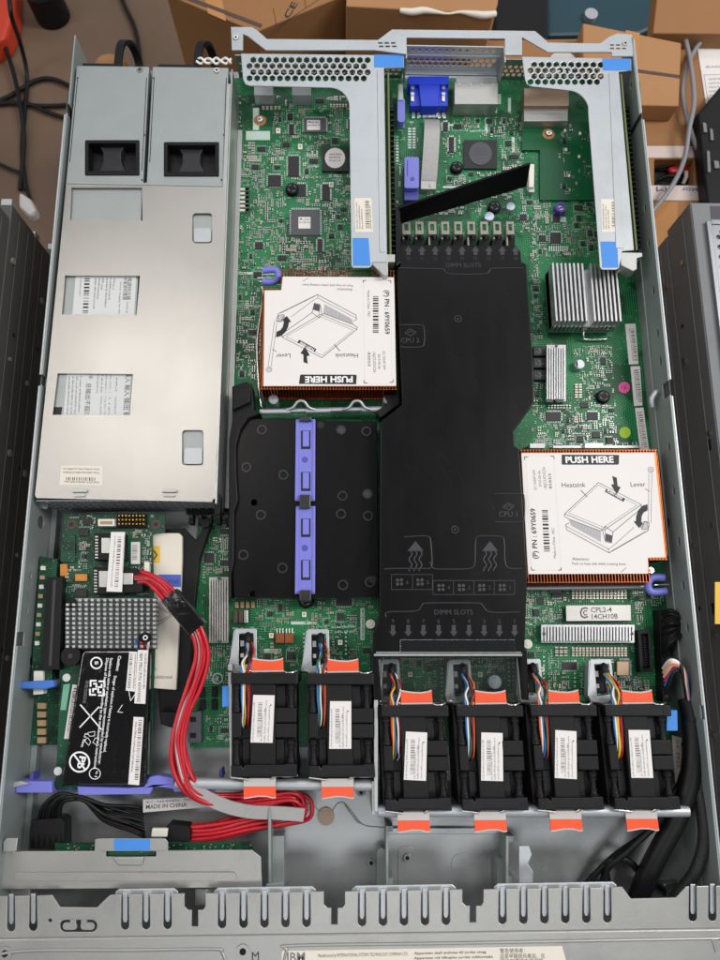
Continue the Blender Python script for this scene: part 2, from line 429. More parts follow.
def scrib(mb, A, B, h, z, mi=1, rnd=None, fill=.93, word=3.0):
    """a line of print too small to read: word-shaped runs of small strokes along A->B (h in px)"""
    rnd = rnd or random.Random(int(A[0]*13 + A[1]*7))
    ax, ay = A; dx, dy = B[0]-A[0], B[1]-A[1]; L = math.hypot(dx, dy); dx /= L; dy /= L; nx, ny = dy, -dx
    t = 0.0
    while t < L*fill:
        w = word*rnd.uniform(.5, 1.8)*h*.5; e = min(L, t + w)
        u = t
        while u < e:
            cw = h*.22; hh = h*rnd.choice((.6, .6, 1.0, .8))
            p = [(ax + dx*u, ay + dy*u), (ax + dx*(u+cw), ay + dy*(u+cw))]
            mb.flat([p[0], p[1], (p[1][0] + nx*hh, p[1][1] + ny*hh), (p[0][0] + nx*hh, p[0][1] + ny*hh)], z, mi)
            if rnd.random() < .6:
                q = u + cw; k = rnd.choice((0, hh*.75, hh*.4))
                mb.flat([(ax + dx*q + nx*k, ay + dy*q + ny*k), (ax + dx*(q+cw) + nx*k, ay + dy*(q+cw) + ny*k),
                         (ax + dx*(q+cw) + nx*(k+h*.2), ay + dy*(q+cw) + ny*(k+h*.2)), (ax + dx*q + nx*(k+h*.2), ay + dy*q + ny*(k+h*.2))], z, mi)
            u += h*.55
        t = e + h*.45
def rrect(x0, y0, x1, y1, r, n=5):
    pts = []
    for cx, cy, a in ((x1-r, y1-r, 0), (x0+r, y1-r, 90), (x0+r, y0+r, 180), (x1-r, y0+r, 270)):
        for k in range(n+1):
            t = radians(a + 90*k/n); pts.append((cx + r*cos(t), cy + r*sin(t)))
    return pts
def circ(x, y, r, n=16): return [(x + r*cos(2*pi*i/n), y + r*sin(2*pi*i/n)) for i in range(n)]
def quad(u0, v0, u1, v1): return [(u0, v0), (u1, v0), (u1, v1), (u0, v1)]
# ================================================================== SERVER CHASSIS
ch = thing('server_chassis', 'open grey steel server case with slotted front edge, holding the boards and fans', 'server case', (0, -310, 0))
XL = W2(75, 33, 43)[0]; XL2 = W2(1, 842, 43)[0]; XR2 = W2(718, 866, 43)[0]; XR1 = W2(639, 112, 43)[0]
XLf = (W2(66, 112, 43)[0] + XL2)/2; XRf = (W2(641.5, 119, 43)[0] + XR2)/2; XLr = (XL + W2(70.5, 103, 43)[0])/2; XRr = XR1
YF = W2(360, 905, 43)[1]; YREAR = W2(360, 30, 43)[1]
def yv(u, v, x): return WX(u, v, x)[1]
b = MB(); b.box(-221, -720, -1.2, 221, YREAR-2, 0)
b.build('floor_pan', M['floor_steel'], ch)
# pressed and riveted detail of the floor, front centre
b = MB()
rx, ry = W2(326, 816, 0); b.cyl(rx, ry, 0, 1.6, 5.6, 0, 28); b.cyl(rx, ry, 1.6, 1.9, 4.3, 0, 28)
b.build('rivet', mat('coppery_rivet', '#77685b', .35, .9, .06, 90, .05, aniso=(1, 14, 1)), ch, .3)
b = MB()
for u, v in ((361, 792), (371, 862), (407, 857)):
    x, y = W2(u, v, 0); b.cyl(x, y, 0, 2.4, 3.0, 0, 18, 2.3); b.cyl(x, y, 2.4, 2.6, 1.3, 1, 14)
b.build('standoff', [M['wall_steel'], M['blk']], ch)
b = MB()
for pts in ([(304, 808), (311, 803), (317, 809), (320, 813)], [(332, 812), (337, 804), (344, 803), (352, 812), (362, 824), (376, 827), (400, 828)],
            [(344, 803), (349, 811), (357, 821), (362, 824)], [(345, 806), (358, 823)]):
    P = catmull([Vector(W(u, v, .3)) for u, v in pts], 6); b.tube(P, .35, 0, 5, smooth=False)
b.build('pressed_seam', M['wall_steel'], ch)
b = MB()
for u0, v0, u1, v1 in ((372, 846, 386, 888), (398, 846, 414, 888)):
    P = PX(rrect(u0, v0, u1, v1, 6), 0.5); b.plate(P, 0, .5)
x, y = W2(461, 864, 0); b.cyl(x, y, 0, .5, 6.5, 0, 28)
b.plate(PX(quad(386, 828, 505, 834), 3), 0, 3)
b.build('pressed_boss', M['floor_steel'], ch, .3)
# drive bay guides standing on the floor
def guide(u0, v0, u1, v1, z=20, name='bay_guide'):
    g = MB(); g.ppx(quad(u0, v0, u0 + 2.5, v1), 0, z); g.ppx(quad(u0, v0, u1, v0 + 6), 0, z*.55); g.ppx(quad(u0, v1-14, u1, v1), 0, z*.8)
    g.plate(PX(rrect(u0-9, v0+22, u0, v1+4, 5), 9), 0, 9)
    return g.build(name, M['wall_steel'], ch, .4)
guide(386, 826, 393, 892); guide(506, 836, 514, 890)
b = MB(); b.ppx([(519, 846), (529, 846), (532, 855), (528, 864), (533, 872), (533, 892), (519, 892)], 20, 21.2)
b.build('bay_guide_plate', M['galv_light'], ch, .3)
b = MB(); b.ppx(quad(268, 806, 271, 890), 0, 24); b.ppx(quad(272, 836, 284, 889), 0, 14); b.ppx([(266, 884), (283, 882), (284, 892), (266, 893)], 26, 27)
b.build('bay_guide', M['wall_steel'], ch, .5)
# ---- side walls with notches, slots and folded ledges
def wall(x, y0, y1, name, notches=(), slots=(), side=1, zt=43):
    prof = [(y0, 0), (y1, 0), (y1, zt)]
    for a, c, d in sorted(notches, reverse=True): prof += [(c, zt), (c, zt-d), (a, zt-d), (a, zt)]
    prof += [(y0, zt)]
    m = MB(); holes = []
    for yy, zz, ry_, rz_ in slots: holes.append([(yy + ry_*cos(t), zz + rz_*sin(t)) for t in [2*pi*i/14 for i in range(14)]])
    m.plate(prof, x, x + 1.2*side, 0, holes, 'x')
    m.build(name, M['wall_steel'], ch, .25)
yn = yv(66, 388, XLf); yn2 = yv(10, 640, XLf)
wall(XLf, -720, yv(66, 110, XLf), 'side_wall', [(yv(40, 383, XLf), yv(40, 372, XLf), 7), (yv(9, 646, XLf), yv(9, 632, XLf), 9)],
     [(yv(48, 525, XLf), 24, 4.5, 5.5), (yv(36, 660, XLf), 18, 3, 4), (yv(30, 575, XLf), 33, 2.5, 1.5), (yv(28, 610, XLf), 33, 2.5, 1.5)], -1)
wall(XLr, yv(70, 105, XLr), yv(75, 33, XLr), 'side_wall', (), (), -1)
sl = [(yv(u, v, XRf), 34, 3.4, 1.9) for u, v in ((647, 205), (651, 240), (656, 287), (661, 330), (666, 356), (673, 445), (680, 488), (684, 540), (689, 585), (694, 628))]
sl += [(yv(676, 520, XRf), 17, 4.8, 6.5), (yv(640, 232, XRf), 14, 5, 7)]
wall(XRf, -720, yv(641, 119, XRf), 'side_wall', [(yv(668, 396, XRf), yv(666, 382, XRf), 10), (yv(705, 720, XRf), yv(704, 706, XRf), 3)], sl, 1)
wall(XRr, yv(639, 114, XRr), yv(632, 36, XRr), 'side_wall', (), [(yv(633, 82, XRr), 34, 2.5, 2)], 1)
b = MB()   # folded ledge low on each wall and bright rolled rim
b.box(XRf-1.4, -640, 19, XRf-.1, -30, 20.4)
b.build('wall_ledge', M['wall_steel'], ch, .3)
b = MB(); b.box(XLf+.1, -715, 0, XLf+4, -300, 8); b.build('wall_ledge', M['wall_steel'], ch, .3)
b = MB(); b.box(XRf+1.5, -700, 8, XRf+2.3, -30, 40.5); b.build('hole_backing', M['dark_steel'], ch, .2)  # dark plate added outside the wall so its holes read dark
b = MB(); b.box(XLf-2.4, -700, 8, XLf-1.5, -60, 40.5); b.build('hole_backing', M['dark_steel'], ch, .2)  # same added dark plate behind the left wall's holes
for x, y0, y1 in ((XLf-2.4, -720, yv(40, 384, XLf)), (XLf-2.4, yv(40, 372, XLf), yv(66, 112, XLf))):
    b = MB(); b.box(x, y0, 41.6, x + 1.2, y1, 43.2); b.build('rim_fold', M['galv_light'], ch, .3)
for x, y0, y1 in ((XRf+1.2, -720, yv(668, 397, XRf)), (XRf+1.2, yv(666, 381, XRf), yv(641, 120, XRf)), (XRr+1.2, yv(639, 113, XRr), yv(632, 38, XRr))):
    b = MB(); b.box(x, y0, 41.8, x + 1.2, y1, 43.2); b.build('rim_fold', M['galv_light'], ch, .3)
b = MB(); x, y, z = WX(648, 408, XRf-.5); b.tube([(x-5, y-5, 26), (x-6, y, 28), (x-3, y+5, 29), (x, y+6, 27)], 2.2, 0, 8); b.build('lid_catch', M['galv_light'], ch)
# ---- rear panel: folded top flange, perforated slot bay, port walls
fl = [(231, 27), (252, 27), (258, 31), (267, 39), (378, 40), (392, 29.5), (535, 31), (541, 36), (548, 42.5), (600, 43.5), (609, 37), (617, 33.5), (632, 34.5), (633, 56), (612, 56), (612, 52),
      (548, 52), (527, 40), (522, 37), (522, 55), (505, 55), (505, 38.5), (406.5, 37.5), (406.5, 54), (375, 50), (266, 50), (248, 36), (243, 34), (243, 50), (232, 50)]
vents = []
for k in range(3):
    for r in range(2): vents.append(quad(378 + 6.5*k + r, 42.2 + 3.4*r, 382.5 + 6.5*k + r, 43.8 + 3.4*r)); vents.append(quad(610 + 6*k, 44.4 + 3.4*r, 614 + 6*k, 46 + 3.4*r))
b = MB(); b.ppx(fl, 42, 43, 0, vents)
b.build('rear_flange', M['galv_light'], ch, .3)
b = MB()
for u, v in ((236, 38), (625, 44)):
    x, y = W2(u, v, 43); b.cyl(x, y, 43, 44.1, 2.6, 0, 18, 2.1); b.cyl(x, y, 44.1, 44.2, .9, 1, 8)
b.build('screw', [M['chrome'], M['blk']], ch)
def hexes(cx, cy, r): return [(cx + r*cos(pi/6 + i*pi/3), cy + r*sin(pi/6 + i*pi/3)) for i in range(6)]
yb = W2(450, 44, 43)[1]-1
def hexwall(u0, u1, y, z0, z1, name, rows, rr=2.0):
    x0 = WY(u0, 45, y)[0]; x1 = WY(u1, 45, y)[0]; h = []
    for zc, r, off, pit in rows:
        x = x0 + 3 + off
        while x < x1 - 3: h.append(hexes(x, zc, r)); x += pit
    m = MB(); m.plate([(x0, z0), (x1, z0), (x1, z1), (x0, z1)], y-.5, y+.5, 0, h, 'y'); return m.build(name, M['galv_light'], ch)
hexwall(407, 504, yb, 17, 42, 'slot_cover', [(38, 1.7, 2, 5.4), (28.2, 2.25, 0, 4.9), (23.9, 2.25, 2.45, 4.9)])
x0, x1 = WY(407, 45, yb)[0], WY(504, 45, yb)[0]
b = MB(); b.box(x0, yb-1.7, 32, x1, yb-.5, 34.2); b.box(x0, yb-4.5, 16, x1, yb-.5, 17.5); b.build('slot_cover_rib', M['galv_light'], ch, .2)
b = MB(); b.box(x0-1.2, yb-12, 16, x0-.1, yb, 42); b.box(x1+.1, yb-14, 8, x1+1.3, yb, 42); b.build('slot_side', M['galv'], ch, .2)
yr2 = W2(450, 30, 43)[1]-.5
b = MB()
for u0, u1 in ((232, 406), (506, 632)):
    x0, x1 = W2(u0, 40, 43)[0], W2(u1, 40, 43)[0]; y = W2(450, 44, 43)[1]
    h = []
    n = int((x1-x0)/5)
    for i in range(n):
        for j in range(3):
            h.append(hexes(x0 + 4 + i*4.9 + (j % 2)*2.4, 10 + j*4.2, 1.9))
    b.plate([(x0, 0), (x1, 0), (x1, 26), (x0, 26)], y+2, y+3, 0, [q for q in h if max(p[0] for p in q) < x1-1], 'y')
b.build('rear_panel', M['galv'], ch)
# ---- partition between the power supplies and the main board
xp0 = W2(229, 60, 42)[0]; xp1 = W2(218, 500, 42)[0]; xp = (xp0 + xp1)/2
b = MB(); b.box(xp, yv(216, 505, xp), 0, xp+1.1, yv(228, 52, xp), 42); b.box(xp-3.2, yv(216, 500, xp), 41, xp-.1, yv(228, 70, xp), 42)
b.box(xp+1.2, yv(216, 505, xp), 0, xp+5, yv(228, 90, xp), 9)
b.build('partition', M['galv'], ch, .25)
# ---- cage over the power supplies
cov = [(66.5, 184), (224.5, 187), (222, 330), (218.5, 430), (213, 499.5), (212, 502), (36.5, 498), (35, 495), (50, 350)]
wn = [[(71.5, 187.5), (142, 187.5), (142.5, 220.5), (70, 220)], [(65, 275.5), (140, 275.8), (136.5, 315), (62, 314.5), (62, 312)], [(57.5, 373.3), (133, 374), (130, 415), (52.5, 415), (53, 411)],
      rrect(192.3, 213, 212.3, 243.3, 3.5), rrect(182, 430, 203.5, 465.5, 3.5)]
b = MB(); b.ppx(cov, 41.2, 42.2, 0, wn); b.build('power_supply_cover', M['cover_steel'], ch, .35)
b = MB()
for u0, v0, u1, v1 in ((194, 228, 211, 242), (184, 448, 202, 464)):
    b.ppx(rrect(u0, v0, u1, v1, 2.5), 40.6, 42.0)
b.build('cover_tongue', M['galv_light'], ch, .4)
b = MB(); b.ppx([(66.5, 181), (224.5, 184), (224.5, 186.5), (66.5, 183.5)], 40.2, 41.4); b.build('cover_lip', M['psu_steel'], ch, .4)
b = MB()
for u in (79, 169):
    b.ppx(rrect(u-8, 488.5, u+8, 492, 1.6), 42.3, 44); b.ppx(rrect(u-6, 493.5, u+6, 496.5, 1.3), 42.3, 43.4)
b.build('cover_clip', M['galv'], ch, .3)
yc = W2(120, 500, 42)[1]; x0, x1 = W2(36, 498, 42)[0], W2(212, 502, 42)[0]
h = []
n = 20
for i in range(n):
    xa = x0 + 3 + (x1-x0-6)*i/n; xb = xa + (x1-x0-6)/n - 1.5
    for z0_, z1_ in ((33, 39.2), (25, 31), (17, 23), (9, 15)): h.append([(xa, z0_), (xb, z0_), (xb, z1_), (xa, z1_)])
b = MB(); b.plate([(x0, 0), (x1, 0), (x1, 41), (x0, 41)], yc-.6, yc+.2, 0, h, 'y'); b.build('cage_grille', M['grey_steel'], ch)
b = MB(); b.ppx([(36, 499), (50, 500), (47, 509), (37, 508)], 26, 27); x, y = W2(41, 505, 28); b.cyl(x, y, 27, 28.5, 2.2, 0); b.build('cage_foot', M['galv'], ch, .3)
b = MB(); b.ppx([(207, 488), (214, 485), (221, 497), (220, 514), (214, 515), (215, 503)], 30, 36); b.build('corner_clip', M['blk'], ch, .5)
b = MB(); sp = W(82, 476, 42.3)
b.ppx([(61, 465.5), (103, 466), (102, 485.5), (59.5, 484.8)], 42.22, 42.32)
for v, n_ in ((469.5, 1), (473, 1), (482.5, 0)): scrib(b, (99, v-1), (63, v-1.5), 2.0, 42.36, 2)
bars(b, (66, 477), (97, 477.5), (0, 3.4), 42.36, 1, 22)
b.build('sticker', [M['paper_warm'], M['ink'], M['ink_mid']], ch)
# ---- front edge: slotted drive-bay cover and front plate
def vt(u): return 896.3 - 10.2*u/700
slots = [11, 33, 125, 146, 167.5, 222, 243.5, 264.5, 285.5, 306.5, 362, 383, 404, 425, 446, 502.5, 523.5, 544.5, 565.5, 586.5, 607.5, 693, 712.5, 733]
ev = [(s, 'u') for s in slots] + [(80, 'rl'), (195, 't'), (334.5, 't'), (473, 't'), (655, 'rr')]
top = [(-60, vt(-60))]
for s, k in sorted(ev):
    v = vt(s)
    if k == 'u':
        d = v + 31; top += [(s-3.7, v), (s-4.1, d)] + [(s - 4.1*cos(t), d + 4.4*sin(t)) for t in [pi*i/6 for i in range(1, 6)]] + [(s+4.1, d), (s+3.7, v)]
    elif k == 'rl': top += [(52, v), (60, v+12), (97, v+12.5), (110, v)]
    elif k == 'rr': top += [(622, v), (631, v+12), (676, v+11), (686, v)]
    else: top += [(s-10.5, v), (s-10.5, v+13), (s-7, v+16.5), (s-3, v+16.5), (s-3.3, v+33), (s+3, v+33), (s+3, v+16.5), (s+8, v+16.5), (s+10.5, v+13), (s+10.5, v)]
top += [(790, vt(790)), (790, 927), (-60, 939)]
mush = rrect(60, 920, 97, 932, 5.5); dot = circ(50, 920.5, 1.9, 10)
b = MB(); b.ppx(top, 42, 43, 0, [mush, dot]); b.build('drive_bay_cover', M['front_steel'], ch, .3)
b = MB(); b.ppx(rrect(62.6, 922.5, 77, 930, 3.5), 41.5, 42.6); b.ppx(rrect(80.5, 922.5, 94.5, 930, 3.5), 41.5, 42.6); b.ppx([(70, 914.8), (76, 915), (76, 924), (70, 924)], 41.4, 42.7); b.ppx(quad(81, 914.8, 87, 924), 41.4, 42.7)
b.build('cover_tab', M['front_steel'], ch, .2)
for s in slots:
    v = vt(s); b = MB(); b.ppx([(s-2.4, v-2), (s+2.4, v-2), (s+2.4, v+25), (s+1.3, v+28), (s-1.3, v+28), (s-2.4, v+25)], 39.7, 40.6); b.build('spring_finger', M['galv_light'], ch, .2)
b = MB()
for u0, u1 in ((115, 178), (214, 316), (352, 456), (494, 617)):
    b.ppx([(u0+4, vt(u0)-5.5), (u1-4, vt(u1)-5.5), (u1, vt(u1)-2), (u1, vt(u1)+3), (u0, vt(u0)+3), (u0, vt(u0)-2)], 38.4, 39.6)
b.build('spring_strip', M['galv_light'], ch, .4)
b = MB(); b.ppx([(-60, 939.6), (790, 927.6), (790, 1030), (-60, 1030)], 40, 44.2)
b.build('front_plate', M['front_steel'], ch, 1.0, 3)
b = MB()
for pts in ([(-20, 961), (20, 951), (130, 950), (214, 949), (222, 952), (226, 963)], [(283, 968), (287, 950), (296, 945.5), (460, 943), (700, 938.5), (712, 940), (716, 952)]):
    b.tube(catmull([Vector(W(u, v, 44.2)) for u, v in pts], 5), 1.0, 0, 6, smooth=False)
for u, v in ((5.5, 953), (243, 951)):
    x, y = W2(u, v, 44); b.ring(x, y, 44.2, 45.2, 2.0, 4.0); b.cyl(x, y, 44.0, 44.6, 1.9, 1)
b.build('pressed_rib', [M['front_steel'], M['blk']], ch)
z = 44.26
b = MB(); b.ppx([(282, 951), (562, 946), (566, 960), (566, 1000), (280, 1000)], 44.2, z); z += .06
b.text('IBM', (287, 962), (305, 961.6), z, 2, bold=.02)
b.text('Manufactured by INTERNATIONAL SYSTEMS TECHNOLOGY COMPANY LTD.', (318, 957.2), (408, 955.4), z, 1, h=2.6)
for k, t in enumerate(('Apparaten skall anslutas till jordat uttag', 'Apparatet må tilkoples jordet stikkontakt', 'Laite on liitettävä suojakoskettimilla')):
    b.text(t, (414, 954.5 + 4.8*k), (486 + (7 if k == 1 else 0), 953 + 4.8*k), z, 1, h=2.0, bold=.012)
for k, t in enumerate(('警告使用者：', '這是甲類資訊產品，在', '居住的環境中使用時，')):
    b.text(t, (500, 953 + 5.2*k), (525 + (20 if k else 0), 952.4 + 5.2*k), z, 1)
b.text('M', (252, 960.5), (259, 960), z, 1)
b.build('label_plate', [M['paper_warm'], M['ink'], M['ink_grey']], ch)
# ---- steel rails that the fans hang on
b = MB()
for A, B_, zz in (((176, 783), (372, 785), 30), ((378, 811), (688, 811), 32)):
    p, q = Vector(W(*A, zz)), Vector(W(*B_, zz)); b.tube([p, q], 3.6, 0, 14)
b.build('fan_rail', M['galv_light'], ch)
b = MB(); b.ppx(quad(180, 781, 376, 783), 0, 31); b.ppx(quad(372, 781, 375, 815), 0, 34); b.ppx([(374, 700), (378, 700), (378, 812), (374, 812)], 0, 36); b.ppx(quad(376, 806, 690, 808), 0, 33)
b.build('fan_cage', M['galv'], ch, .4)
b = MB(); b.ppx([(228, 664), (232, 664), (234, 778), (230, 778)], 0, 30); b.build('fan_cage_side', M['galv'], ch, .4)

# ================================================================== POWER SUPPLIES
def psu(pl, win, label, grp, hx, lab, screw):
    c = W(*[sum(q)/4 for q in zip(*pl)], 0); t = thing('power_supply', label, 'power supply', c, grp)
    front = [pl[0], pl[1], (pl[1][0]-10, 440), (pl[0][0]-32, 438)]
    m = MB(); m.ppx([pl[0], pl[1], pl[2], pl[3]], 2, 40, 0, [win]); m.build('casing', M['psu_steel'], t, .6)
    u0, v0 = win[0]; u1, v1 = win[2]
    m = MB(); m.ppx([(u0, v0), (u1, v0), (u1, v1), (u0, v1)], 30, 40.8, 0, [[(u0+3.4, v0+3), (u1-3.4, v0+3), (u1-3.4, v1-4), (u0+3.4, v1-4)]]); m.build('vent_frame', M['blk'], t, .4)
    m = MB(); cu = (u0+u1)/2
    m.ppx([(cu-14, v0+3), (cu+14, v0+3), (cu+9, (v0+v1)/2-5), (cu+9, (v0+v1)/2+4), (cu+13, v1-4), (cu-13, v1-4), (cu-9, (v0+v1)/2+4), (cu-9, (v0+v1)/2-5)], 30, 36); m.build('vent_hub', M['emboss_hi'], t, .6)
    m = MB(); m.ppx(quad(u0+2, v0+2, u1-2, v1-2), 26, 30); m.build('fan_guard', M['fan_lo'], t)
    x, y = W2(*screw, 40); m = MB(); m.cyl(x, y, 40, 41.2, 2.7, 0, 18, 2.2); m.cyl(x, y, 41.2, 41.3, .9, 1, 8); m.build('screw', [M['chrome'], M['blk']], t)
    m = MB()
    for q in ((pl[1][0]-4.6, 135), (pl[0][0]+1.2, 78), (pl[1][0]-7, 180)):
        x, y = W2(*q, 40); m.cyl(x, y, 40, 40.1, .8, 0, 8)
    lp = lambda a, c, v, o: (a[0] + (c[0]-a[0])*(v-a[1])/(c[1]-a[1]) + o, v)
    m.line([lp(pl[0], pl[3], 78, 2.2), lp(pl[0], pl[3], 162, 2.2)], .6, 40.08, 0); m.line([lp(pl[1], pl[2], 78, -1.8), lp(pl[1], pl[2], 170, -1.8)], .6, 40.08, 0)
    m.build('seam', M['ink'], t)
    y = W2(pl[0][0], pl[0][1], 40)[1]
    xa = W2(hx[0], 50, 30)[0]; xb = W2(hx[1], 50, 30)[0]
    m = MB(); m.box(W2(pl[0][0]+5, 65, 40)[0], y+.3, 4, W2(pl[0][0]+44, 65, 40)[0], y+3.5, 39); m.build('rear_inlet', M['fan_hi'], t, .8)
    m = MB(); pp = [(xa, y-1, 36), (xa+1, y+20, 37), (xa+4, y+28, 34), (xa+7, y+31, 26), (xa+9, y+26, 14), (xa+9, y+12, 8), (xa+8, y-1, 6)]
    m.ribbon(pp, 6, 3.2, 0, 6, side=Vector((1, 0, 0))); m.build('pull_handle', M['blk'], t, .5)
    return t
G = 'two power supplies under the steel cover'
p1 = psu([(76.5, 65.5), (149, 66.5), (128, 480), (38.5, 478)], quad(85, 140, 139, 175), 'power supply next to the outer wall, printed rating labels showing through its cover windows', G, (122, 130), True, (140, 70.5))
p2 = psu([(152.5, 66.5), (228.5, 67.5), (215.5, 482), (131, 480)], quad(164, 142, 218.5, 176), 'power supply nearer the green board, a twisted white wire behind it', G, (200, 208), False, (217, 71))
# rating labels on the left supply
def rating():
    z = 40.06; m = MB(); m.ppx([(77, 262), (137, 263), (128, 432), (62, 431)], 40.0, z); z += .05
    vt_ = lambda s, A, B, h=None, k=1: m.text(s, A, B, z, k, h=h)
    vt_('输入 輸入', (126, 372), (124.5, 396)); vt_('INPUT', (116, 378), (115, 392), 1.6); vt_('输出 輸出', (124.3, 398), (123, 424)); vt_('OUTPUT', (115, 397), (114, 414), 1.6)
    for k, s in enumerate(('100-127V~ /', '200-240V~ /', '7.8/3.8A', '50/60Hz')): vt_(s, (110 - 4.2*k, 374), (109 - 4.2*k, 393), 1.5, 2)
    for k, s in enumerate(('+12V', '+12.2V / 2A', 'TOTAL OUTPUT')): vt_(s, (109 - 4.2*k, 396), (108 - 4.2*k, 417), 1.5, 2)
    vt_('总输出不超过', (86.5, 383), (84.5, 417)); vt_('CE', (90, 371.5), (89, 379), 3.2)
    for k in range(4): scrib(m, (80 - 3.8*k, 376), (78 - 3.8*k, 415), 1.9, z, 2)
    vt_('电源供应器', (128, 278), (126.5, 300)); vt_('MADE IN', (126.8, 302), (126, 313), 1.5)
    vt_('Power Supply for the', (120, 282), (118.5, 314), 1.5); vt_('本電源供應器', (124, 277), (122.8, 300), None, 2)
    for k in range(6): scrib(m, (114 - 3.8*k, 278), (112 - 3.8*k, 290 + (k % 3)*9), 1.9, z, 2)
    bars(m, (90, 276), (88, 314), (-5.4, 0), z, 1, 20); vt_('K102901007', (80.5, 276), (79, 296), 1.3)
    m.build('rating_label', [M['paper_grey'], M['ink'], M['ink_mid']], p1)
    m = MB(); m.ppx([(54, 407), (62, 407), (61, 414.5), (53, 414.5)], 40, 40.3); m.build('code_sticker', M['ink'], p1)
rating()
m = MB()
for k in range(2):
    m.tube([Vector(W(196 + 5*i, 61 + (3*sin(i*1.9 + k*pi)) , 38 + 1.5*cos(i*1.9 + k*pi))) for i in range(8)], 1.0, 0, 7)
tag(m.build('twisted_wire', WIRE['white']), 'twisted white wire lying behind the right power supply', 'wire')

# ================================================================== RISER BRACKETS
def riser(outline, holes, label, strip, blues, stick, board, foot, ridge):
    c = W(*outline[0], 0); t = thing('riser_card', label, 'riser card', c, 'perforated riser brackets at the rear')
    m = MB(); m.ppx(outline, 40, 41, 0, holes); m.build('bracket', M['galv_light'], t, .35)
    m = MB(); m.ppx(ridge, 40.5, 41.5); m.build('bracket_fold', M['galv_light'], t, .3)
    for q in blues:
        m = MB(); m.ppx(q, 41, 41.25); m.build('blue_sticker', M['blue'], t)
    u0, v0, u1, v1 = stick
    m = MB(); m.ppx(stick if False else [(u0, v0), (u1-1.5, v0), (u1, v1), (u0+1, v1)], 41, 41.1)
    z = 41.15
    bars(m, (u0+10.5, v0+3), (u0+11, v1-4), (4, 0), z, 1, 26)
    for k in range(3): scrib(m, (u0 + 3.4 + 2.6*k, v1-3), (u0 + 2.6 + 2.6*k, v0+3 + 4*k), 1.6, z, 2)
    scrib(m, (u1-1.6, v1-3), (u1-2.4, v0+6), 1.5, z, 2)
    m.build('serial_sticker', [M['paper_warm'], M['ink'], M['ink_mid']], t)
    m = MB(); m.ppx(board, 8, 39); bd = m.build('riser_board', [M['edge']], t)
    (a, b_), (c_, d) = board[1], board[2]
    m = MB()
    for i in range(58):
        f = .18 + .8*i/58; u = a + (c_-a)*f; v = b_ + (d-b_)*f
        m.ppx(quad(u+.6, v, u+4.2, v+1.6), 24, 31 if i % 2 else 29)
    m.ppx([(a+.8, b_+20), (a+3.2, b_+20), (c_+3.0, d-2), (c_+.8, d-2)], 20, 28)
    m.build('card_slot', M['fan_hi'], t)
    m = MB(); m.ppx(foot, 30, 40.5); m.build('bracket_foot', M['galv'], t, .5)
    return t
def arc(cx, cy, r, a0, a1, n=8): return [(cx + r*cos(radians(a0 + (a1-a0)*i/n)), cy + r*sin(radians(a0 + (a1-a0)*i/n))) for i in range(n+1)]
o1 = [(241, 53.5), (375, 55), (404, 55.5), (404, 67.5), (384, 68), (387, 262), (372, 262), (371.5, 266), (369, 267.5), (353, 267.5), (351.5, 265), (349.5, 112)] + arc(330, 107, 19.5, 0, -90)[1:] + [(250, 85.5), (245.5, 84), (243, 79)]
h1 = []
for r in range(4):
    for k in range(17):
        cx = 249.5 + 7.62*k + (3.8 if r % 2 == 0 else 0); cy = 59.8 + 6.1*r + (.012*k)
        if cx < 369: h1.append([(cx + 3.25*cos(pi/6 + i*pi/3), cy + 3.25*sin(pi/6 + i*pi/3)) for i in range(6)])
riser(o1, h1, 'perforated riser bracket whose arm ends at the upside-down copper heatsink', None,
      [[(374, 54.5), (403.5, 55), (403.5, 67), (374, 67)], [(352.5, 238), (368.5, 238), (370.5, 265.5), (353, 265.5)]], (354.5, 198, 373, 232),
      [(387.4, 72), (389.2, 72), (391.6, 262), (389.8, 262)], [(372, 254), (395, 254), (395, 262), (388, 262), (388, 275), (384, 275), (372, 264)],
      [(377, 70), (382, 70), (385, 252), (379.5, 252)])
o2 = [(522, 56.5), (601, 58), (631.5, 58.5), (631.5, 70.5), (618.8, 71.5), (634, 250), (622, 251), (621, 258), (619, 268), (616, 269.5), (602, 269.5), (600, 267), (588.5, 116)] + arc(567, 112, 22, -5, -88)[1:] + [(531, 86), (527, 84), (525, 79)]
h2 = []
for r in range(4):
    for k in range(11):
        cx = 530.5 + 7.4*k + (3.7 if r % 2 == 0 else 0); cy = 64.5 + 5.7*r + .012*k
        if cx < 601: h2.append([(cx + 3.15*cos(pi/6 + i*pi/3), cy + 3.15*sin(pi/6 + i*pi/3)) for i in range(6)])
riser(o2, h2, 'perforated riser bracket along the side wall, its foot above the silver finned heatsink', None,
      [[(602.5, 58.5), (630.5, 59), (631, 70.5), (603, 70)], [(600.5, 241.5), (617, 241.5), (618.5, 267.5), (602.5, 267.5)]], (601, 199, 620, 232),
      [(620.2, 74), (622, 74), (637.8, 250), (636, 250)], [(620, 252), (642.5, 252.5), (642.5, 256.5), (637, 258), (637, 269), (633, 271), (621, 265)],
      [(609, 73), (614, 73), (624, 248), (616, 248)])
